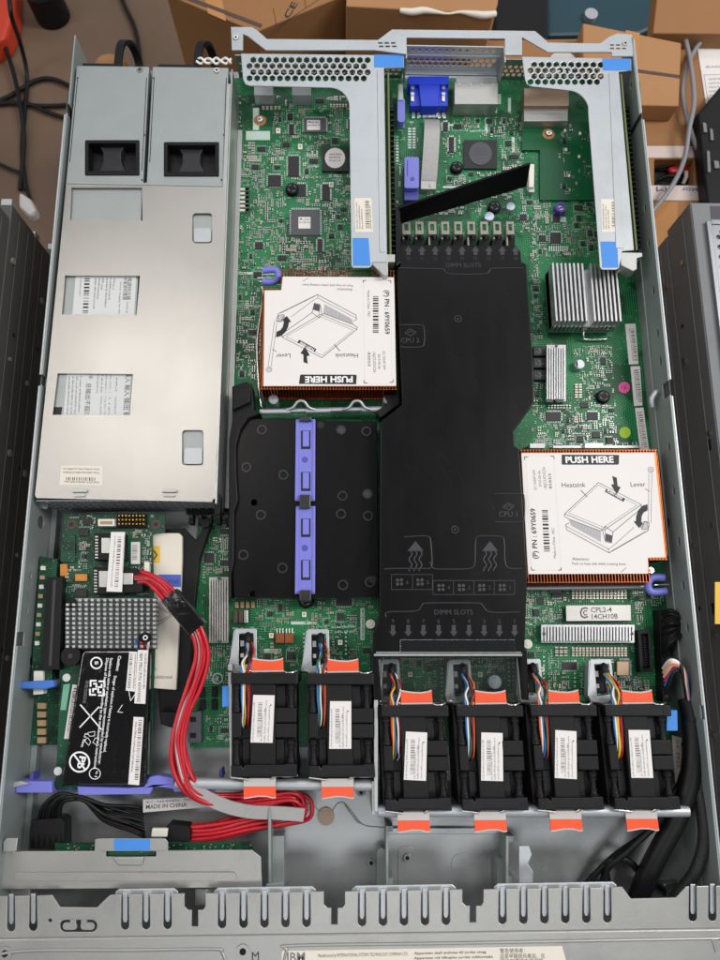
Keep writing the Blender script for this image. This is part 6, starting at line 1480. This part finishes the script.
# ================================================================== SURROUNDINGS
ZF0 = -430
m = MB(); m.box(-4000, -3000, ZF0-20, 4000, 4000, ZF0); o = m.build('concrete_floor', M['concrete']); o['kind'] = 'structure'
def server_stack(side, tops, X, yrear, zs, mt, labels, grp, grille=None):
    for i, (zt, yr) in enumerate(zip(zs, yrear)):
        t = thing('spare_server', labels[i], 'server case', (X[i], yr-350, zt-43), grp)
        x0, x1 = (X[i]-430, X[i]) if side < 0 else (X[i], X[i]+430)
        m = MB(); m.box(x0, yr-720, zt-43, x1, yr, zt-.8); m.build('body', M[mt], t, .8)
        xs = X[i] if side < 0 else X[i]
        m = MB(); d = .9 if side < 0 else -.9
        for z0_, z1_ in ((zt-15, zt-13.6), (zt-31, zt-29.8))[:2 if side < 0 else 1]: m.box(min(xs, xs+d), yr-715, z0_, max(xs, xs+d), yr-6, z1_)
        m.build('side_rib', M[mt], t, .3)
        m = MB(); rn = random.Random(i+3)
        for k in range(9):
            y = yr - 40 - k*74 - rn.uniform(0, 12); zz = zt - rn.choice((10, 21, 22, 36)); rr = rn.choice((1.6, 2.2, 2.8))
            P = [Vector((xs, y, zz)), Vector((xs + 1.6*(1 if side < 0 else -1), y, zz))]; m.tube(P, rr, 0, 10, smooth=False)
        m.build('side_screw', M['chrome'] if side > 0 else M['grey_steel'], t)
        m = MB(); 
        for k in range(5):
            y = yr - 70 - k*120 - rn.uniform(0, 30); zz = zt - rn.choice((12, 24, 34)); m.box(min(xs, xs+d*.3), y-rn.choice((3, 9, 20)), zz-2, max(xs, xs+d*.3), y, zz+1.5)
        m.build('side_slot', M['fan_lo'], t)
        if side < 0:
            m = MB(); m.box(xs-9, yr-1, zt-10, xs-1, yr+5, zt-1); m.build('rear_ear', M['galv_light'], t, .3)
        elif i == 0:
            m = MB(); m.box(X[i]+.8, yr-700, zt-.8, X[i]+420, yr-1, zt); m.build('lid', M['grey_steel'], t, .4)
            m = MB()
            gx0, gx1, gy1, gy0 = X[i]+14, X[i]+120, yr-22, yr-215
            hs_ = []
            nx, ny = 16, 42
            for a in range(nx):
                for c in range(ny):
                    hs_.append(hexes(gx0 + 5 + a*6.2 + (c % 2)*3.1, gy0 + 4 + c*4.45, 2.3))
            m.plate([(gx0, gy0), (gx1, gy0), (gx1, gy1), (gx0, gy1)], zt+1, zt+2, 0, hs_); m.build('mesh_grille', M['grille_steel'], t)
            m = MB(); m.box(gx0-4, gy0-3, zt, gx0, gy1+3, zt+3.5); m.box(gx0, gy1, zt, gx1, gy1+4, zt+3.5); m.build('grille_frame', M['grille_steel'], t, .5)
            m = MB(); m.ppx([(710, 206), (722, 206), (722, 219), (711, 219)], zt-1, zt+.2); m.build('code_sticker', M['ink_mid'], t)
XS = -266
zs = [64, 20, -24, -68]
pr = [(3, 184), (24, 204), (42, 236), (52, 248)]
yr = [WX(u, v, XS)[1] for u, v in pr]
yrr = [W2(u, v, z_)[1] for (u, v), z_ in zip(pr, zs)]
server_stack(-1, None, [XS, XS, XS, XS], yrr, zs, 'dark_steel', ['topmost dark server in the stack on the left', 'dark server second from the top of the left stack', 'dark server third from the top of the left stack', 'dark server at the bottom of the left stack'], 'dark servers stacked on the left')
zr = [0, -44, -88, -132]; pr = [(690, 202), (671, 236), (657, 312), (650, 330)]
XR = [W2(690, 202, 0)[0]]*4
server_stack(1, None, XR, [W2(u, v, z_)[1] for (u, v), z_ in zip(pr, zr)], zr, 'grey_steel', ['topmost grey server of the right-hand stack with a mesh grille on its lid', 'grey server second from the top of the right-hand stack', 'grey server third from the top of the right-hand stack', 'grey server lowest in the right-hand stack'], 'grey servers stacked on the right')
m = MB(); xs = XR[0]; yq = WX(716, 560, xs+3)[1]; m.ppx(quad(715, 582, 728, 624), -.5, .2); tag(m.build('yellow_sticker', M['yellow']), 'yellow sticker on the lid of the topmost right-hand server', 'sticker')
# cardboard cartons
def carton(name, label, top, zt, zb, mt='card', extra=None, flaps=None):
    t = thing(name, label, 'cardboard box', W(sum(p[0] for p in top)/len(top), sum(p[1] for p in top)/len(top), zb))
    m = MB(); m.ppx(top, zb, zt, 0, extra or []); m.build('carton_body', M[mt], t, 1.2)
    return t
big = carton('cardboard_box', 'large flat cardboard box with white printed packing tape and a hand hole', [(470, 40), (760, 36), (760, 330), (470, 330)], -100, ZF0+5, 'card', [quad(654.5, 159, 694, 185)])
m = MB(); m.ppx([(480, 146), (704, 146), (704, 157.5), (480, 158)], -100, -99.7); m.ppx([(480, 185.5), (706, 185.5), (706, 200.5), (480, 199)], -100, -99.7)
m.text('mstor', (706, 188.8), (681, 187.2), -99.6, 1, h=7, bold=.01); m.text('M', (667, 187.6), (656, 186.6), -99.6, 1, h=8)
m.build('printed_tape', [M['tape'], mat('navy_print', '#33407e', .5, 0, .05, 100, 0)], big)
m = MB(); m.ppx([(646, 202), (678, 202), (672, 310), (650, 310)], -100, -99.8); m.build('clear_tape', M['tapeclear'], big)
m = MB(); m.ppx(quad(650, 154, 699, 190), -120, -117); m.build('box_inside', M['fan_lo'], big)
m = MB(); m.tube([Vector(W(*p)) for p in ((655, 168, -113), (668, 166, -110), (682, 162, -112), (693, 164, -113))], 1.8); m.tube([Vector(W(*p)) for p in ((658, 180, -113), (672, 176, -110), (690, 182, -113))], 2)
tag(m.build('boxed_cable', M['blackcable']), 'black cable seen through the hole in the large cardboard box', 'cable')
m = MB(); m.ppx([(668, 165), (692, 163), (692, 172), (670, 172)], -116, -110); tag(m.build('red_packet', WIRE['red'], None, 3), 'red packet lying inside the hole of the large cardboard box', 'packet')
m = MB(); m.tube([Vector(W(*p)) for p in ((683, 184, -111), (686, 177, -108), (686, 172, -108))], 2.0, 0, 8); tag(m.build('plastic_plug', M['white_pl']), 'small white plug inside the hole of the large cardboard box', 'plug')
m = MB(); m.ppx([(706, 20), (745, 10), (748, 18), (708, 29)], -100, -99.6); m.build('clear_tape', M['tapeclear'], big)
sm = carton('cardboard_box', 'small plain brown carton lying on the large box behind the right riser bracket', [(583, 23), (681.5, 43), (679, 106), (590, 104), (583, 60)], -78, -99.5, 'card2')
m = MB(); m.ppx([(586, 62), (680, 75), (679.6, 78), (586, 65)], -78, -77.6, 1); m.ppx([(626, 30), (640, 33), (634, 104), (619, 104)], -78, -77.7, 0); m.build('clear_tape', [M['tapeclear'], M['brown']], sm)
bk = carton('cardboard_box', 'cardboard box at the top right corner, behind the small brown carton', [(660, -30), (760, -30), (760, 34), (653, 33)], -80, -99.5, 'card')
cb = carton('cardboard_box', 'tall brown carton printed with a CE mark, behind the left rear of the case', [(150, -70), (330, -80), (352, -8), (256, 32), (166, -6)], -70, ZF0+5, 'card')
m = MB(); m.ppx([(166, -12), (262, 24), (261, 27.5), (166, -8)], -70, -69.6, 1); m.ppx([(196, -40), (214, -44), (226, 21), (208, 13)], -70, -69.7, 0); m.build('clear_tape', [M['tapeclear'], M['brown']], cb)
m = MB()
# printing on its top: CE mark and box outline
z = -69.9
def arc_(cx, cy, r, a0, a1): return [(cx + r*cos(radians(a0 + (a1-a0)*i/12)), cy + r*sin(radians(a0 + (a1-a0)*i/12))) for i in range(13)]
m.text('CE', (288.5, 19), (298, 3.5), z, 0, h=9, bold=.02); m.line([(273, 8), (277, 27), (306, 8)], .6, z, 0); m.line([(306, 8), (330, -8)], .6, z, 0); m.line([(306, 8), (303, -8)], .6, z, 0)
m.build('ce_print', M['ink'], cb)
b2 = carton('cardboard_box', 'brown carton with a torn pale edge, behind the middle of the rear panel', [(348, -40), (500, -40), (498, 3), (494, 14), (346, 6)], -60, ZF0+5, 'card2')
m = MB(); pts = [Vector(W(400 + 12*i, 10.5 + .55*i + 1.2*sin(i*2.1), -59)) for i in range(9)]; m.tube(pts, lambda f: 2.2 + 1.2*sin(9*f), 0, 7, 4); m.build('torn_edge', M['paper_warm'], b2)
m = MB(); m.ppx([(497, -30), (548, -30), (548, 40), (494, 38)], -200, -140); tag(m.build('black_case', M['blk'], None, 3), 'black case standing behind the middle carton', 'case')
m = MB(); m.ppx([(546, -30), (664, -30), (658, 26), (640, 34), (546, 36)], -240, -170, 0); tl = m.build('teal_bin', M['teal'], None, 4); tag(tl, 'dark teal plastic bin behind the small brown carton', 'bin')
m = MB(); m.cyl(*W2(590, 17, -168), -170, -163, 7.5, 0, 24); tag(m.build('pale_cap', M['galv_light']), 'small pale round cap lying on the teal bin', 'cap')  # round cap, simplified to a short cylinder
m = MB(); m.cyl(*W2(572, 40, -60), -99, -88, 14, 0, 20); tag(m.build('paper_roll', M['tabwhite']), 'pale paper roll end beside the small brown carton', 'paper')
m = MB(); m.ppx([(697, 45), (750, 43), (750, 100), (706, 104)], -99.6, -99.2, 0); z = -99.1
scrib(m, (706, 68), (735, 67), 2.2, z, 1)
for k in range(6): scrib(m, (709, 80 + 4*k), (735, 79 + 4*k), 2.0, z, 1)
m.line([(704, 75), (735, 74)], .5, z, 1); m.line([(704, 75), (708, 101)], .5, z, 1)
tag(m.build('paper_sheet', [M['paper'], M['ink_grey']]), 'white printed sheet of paper on the large cardboard box', 'paper')
m = MB(); m.ppx([(698, 113), (722, 84), (760, 80), (760, 210), (708, 204), (704, 170)], -98, -82, 0); pb = thing('plastic_bezel', 'black plastic bezel with clips behind the grey servers, on the cardboard', 'tray', W(715, 150, -98)); m.build('shell', M['blk'], pb, 3)  # loose black bezel, simplified to a plain shell
m = MB()
for u, v, du, dv in ((703, 122, 3.5, 10), (710, 128, 3, 12), (707, 150, 3, 22), (714, 160, 5, 8)): m.ppx([(u, v), (u+du, v+1), (u+du+1, v+dv), (u+1, v+dv)], -82, -80)
m.build('shell_clip', M['grey_steel'], pb, .6)
for nm, lb, path, r, mt in (
    ('grey_cable', 'grey cable that ends against the case wall, crossing the hole of the cardboard box', [(684, -20, -92), (682, 20, -90), (690, 60, -88), (694, 100, -84), (689, 130, -84), (684, 160, -90), (672, 186, -88), (652, 212, -92), (640, 222, -96)], 2.3, 'greycable'),
    ('grey_cable', 'grey cable running beside the black plastic bezel', [(740, 10, -92), (712, 30, -92), (692, 55, -93), (683, 85, -93), (685, 110, -92), (694, 140, -92), (704, 165, -94), (709, 195, -95), (712, 215, -96)], 2.3, 'greycable'),
    ('black_cable', 'black cable curling below the tape between the case and the grey servers', [(645, 268, -96), (654, 280, -94), (662, 296, -96), (668, 330, -97)], 4, 'blackcable'),
    ('black_cable', 'long black cable hanging down the left edge over the floor', [(9, -20, -300), (11, 14, -300), (20, 42, -380), (27, 75, -420), (25, 110, -424), (22, 150, -424), (26, 190, -424)], 3.2, 'blackcable'),
    ('black_cable', 'black cable making a wide arc on the floor left of the power supplies', [(-10, 104, -424), (10, 96, -424), (35, 81, -424), (52, 79, -424), (70, 86, -424), (96, 98, -424)], 3.2, 'blackcable'),
    ('black_cable', 'black cable lying straight across the floor to the left power supply', [(-10, 100, -424), (20, 104, -424), (45, 106, -424), (70, 105, -424), (90, 104, -424)], 3.0, 'blackcable'),
    ('black_cable', 'black cable sagging lowest on the floor left of the power supplies', [(-10, 104, -423), (24, 103, -423), (45, 111, -424), (66, 118, -424), (95, 124, -424)], 3.0, 'blackcable'),
    ('black_cable', 'black cable crossing the others at the far left', [(-2, 30, -400), (5, 46, -410), (14, 75, -415), (20, 105, -416), (24, 140, -420), (20, 190, -424)], 3.2, 'blackcable'),
    ('black_cable', 'black cable on the floor running behind the left power supply', [(116, -20, -424), (124, 4, -424), (134, 26, -424), (139, 50, -424), (142, 90, -424)], 3.2, 'blackcable'),
    ('black_cable', 'dark cable in the left corner beside the stacked dark servers', [(-10, 160, -424), (8, 168, -424), (22, 176, -424), (30, 200, -424)], 2.6, 'blackcable')):
    m = MB(); m.tube([Vector(W(*p)) for p in path], r, 0, 10, 10); tag(m.build(nm, M[mt]), lb, 'cable')
m = MB(); P = PX([(-40, -40), (14, -40), (13, 14), (5, 38), (-40, 60)], -395); m.plate(P, ZF0, -395); tag(m.build('red_bin', M['bin_red'], None, 6), 'orange-red plastic bin at the top left corner', 'bin')
m = MB(); x, y = W2(43, -6, -390); m.cyl(x, y, ZF0, ZF0+50, 26, 0, 32); m.cyl(x, y, ZF0+50, ZF0+54, 20, 0, 32); tag(m.build('black_caster', M['blk'], None, 3), 'round black caster standing on the floor behind the power supplies', 'caster')  # dark caster wheel, simplified to two stacked cylinders
m = MB(); m.ppx([(18, 190), (30, 198), (36, 210), (30, 216), (18, 206)], -360, -340); tag(m.build('white_plug', M['tabwhite'], None, 5), 'pale plug lying behind the stacked dark servers', 'plug')
m = MB(); m.ball(W(112, 66, -200), 19, 0, 16, (1, .6, .7)); tag(m.build('paper_bag', M['card2']), 'crumpled brown paper bag behind the left power supply', 'paper bag')
# ================================================================== CAMERA AND LIGHT
cam = bpy.data.cameras.new('camera'); co = bpy.data.objects.new('camera', cam); COL.objects.link(co)
cam.sensor_fit = 'VERTICAL'; cam.sensor_height = 36; cam.sensor_width = 27; cam.lens = 27; cam.clip_start = .01; cam.clip_end = 60
co.matrix_world = Matrix.Translation(CAM*S) @ MC.to_4x4()
cam.dof.use_dof = True; cam.dof.focus_distance = .50; cam.dof.aperture_fstop = 12
scene.camera = co
def area(name, loc, target, sx, sy, power, col):
    l = bpy.data.lights.new(name, 'AREA'); l.shape = 'RECTANGLE'; l.size = sx; l.size_y = sy; l.energy = power; l.color = col
    o = bpy.data.objects.new(name, l); COL.objects.link(o); o.location = loc
    o.rotation_euler = (Vector(target) - Vector(loc)).to_track_quat('-Z', 'Y').to_euler(); return o
area('ceiling_tube_light', (1.55, .15, 1.95), (.05, -.3, 0), .45, 1.1, 40, (1, .975, .95))
area('ceiling_warm_light', (-.70, .42, 2.2), (-.05, -.25, 0), .55, .6, 8, (1, .94, .88))
area('front_fill_light', (.15, -1.3, 2.1), (0, -.3, 0), 1.3, .6, 9, (.95, .97, 1))  # unseen lamp added for the floor and front plate to reflect
area('rear_fill_light', (.30, 1.55, 2.1), (0, -.3, 0), 1.5, .6, 10, (.95, .97, 1))  # added lamp out of view, brightens rear brackets and flange
area('side_fill_light', (-1.55, -.3, 1.5), (.1, -.3, 0), .5, 1.2, 9, (1, .97, .93))  # unseen fill added to lighten the right wall and right stack
w = bpy.data.worlds.new('World'); scene.world = w; w.use_nodes = True      # a room: pale walls all round, a darker ceiling
nt = w.node_tree; bg = nt.nodes['Background']; tcw = nt.nodes.new('ShaderNodeTexCoord'); sx = nt.nodes.new('ShaderNodeSeparateXYZ'); rp = nt.nodes.new('ShaderNodeValToRGB')
nt.links.new(tcw.outputs['Generated'], sx.inputs[0]); nt.links.new(sx.outputs['Z'], rp.inputs['Fac']); nt.links.new(rp.outputs['Color'], bg.inputs['Color'])
cr = rp.color_ramp; cr.elements[0].position = 0; cr.elements[0].color = (.66, .69, .72, 1); cr.elements[1].position = 1; cr.elements[1].color = (.10, .105, .115, 1)
e = cr.elements.new(.42); e.color = (.52, .55, .58, 1); e = cr.elements.new(.72); e.color = (.18, .19, .20, 1)
bg.inputs[1].default_value = .85
scene.view_settings.view_transform = 'Standard'; scene.view_settings.look = 'None'; scene.view_settings.exposure = 0; scene.view_settings.gamma = 1
scene.cycles.use_denoising = True
scene.cycles.max_bounces = 8; scene.cycles.transparent_max_bounces = 12
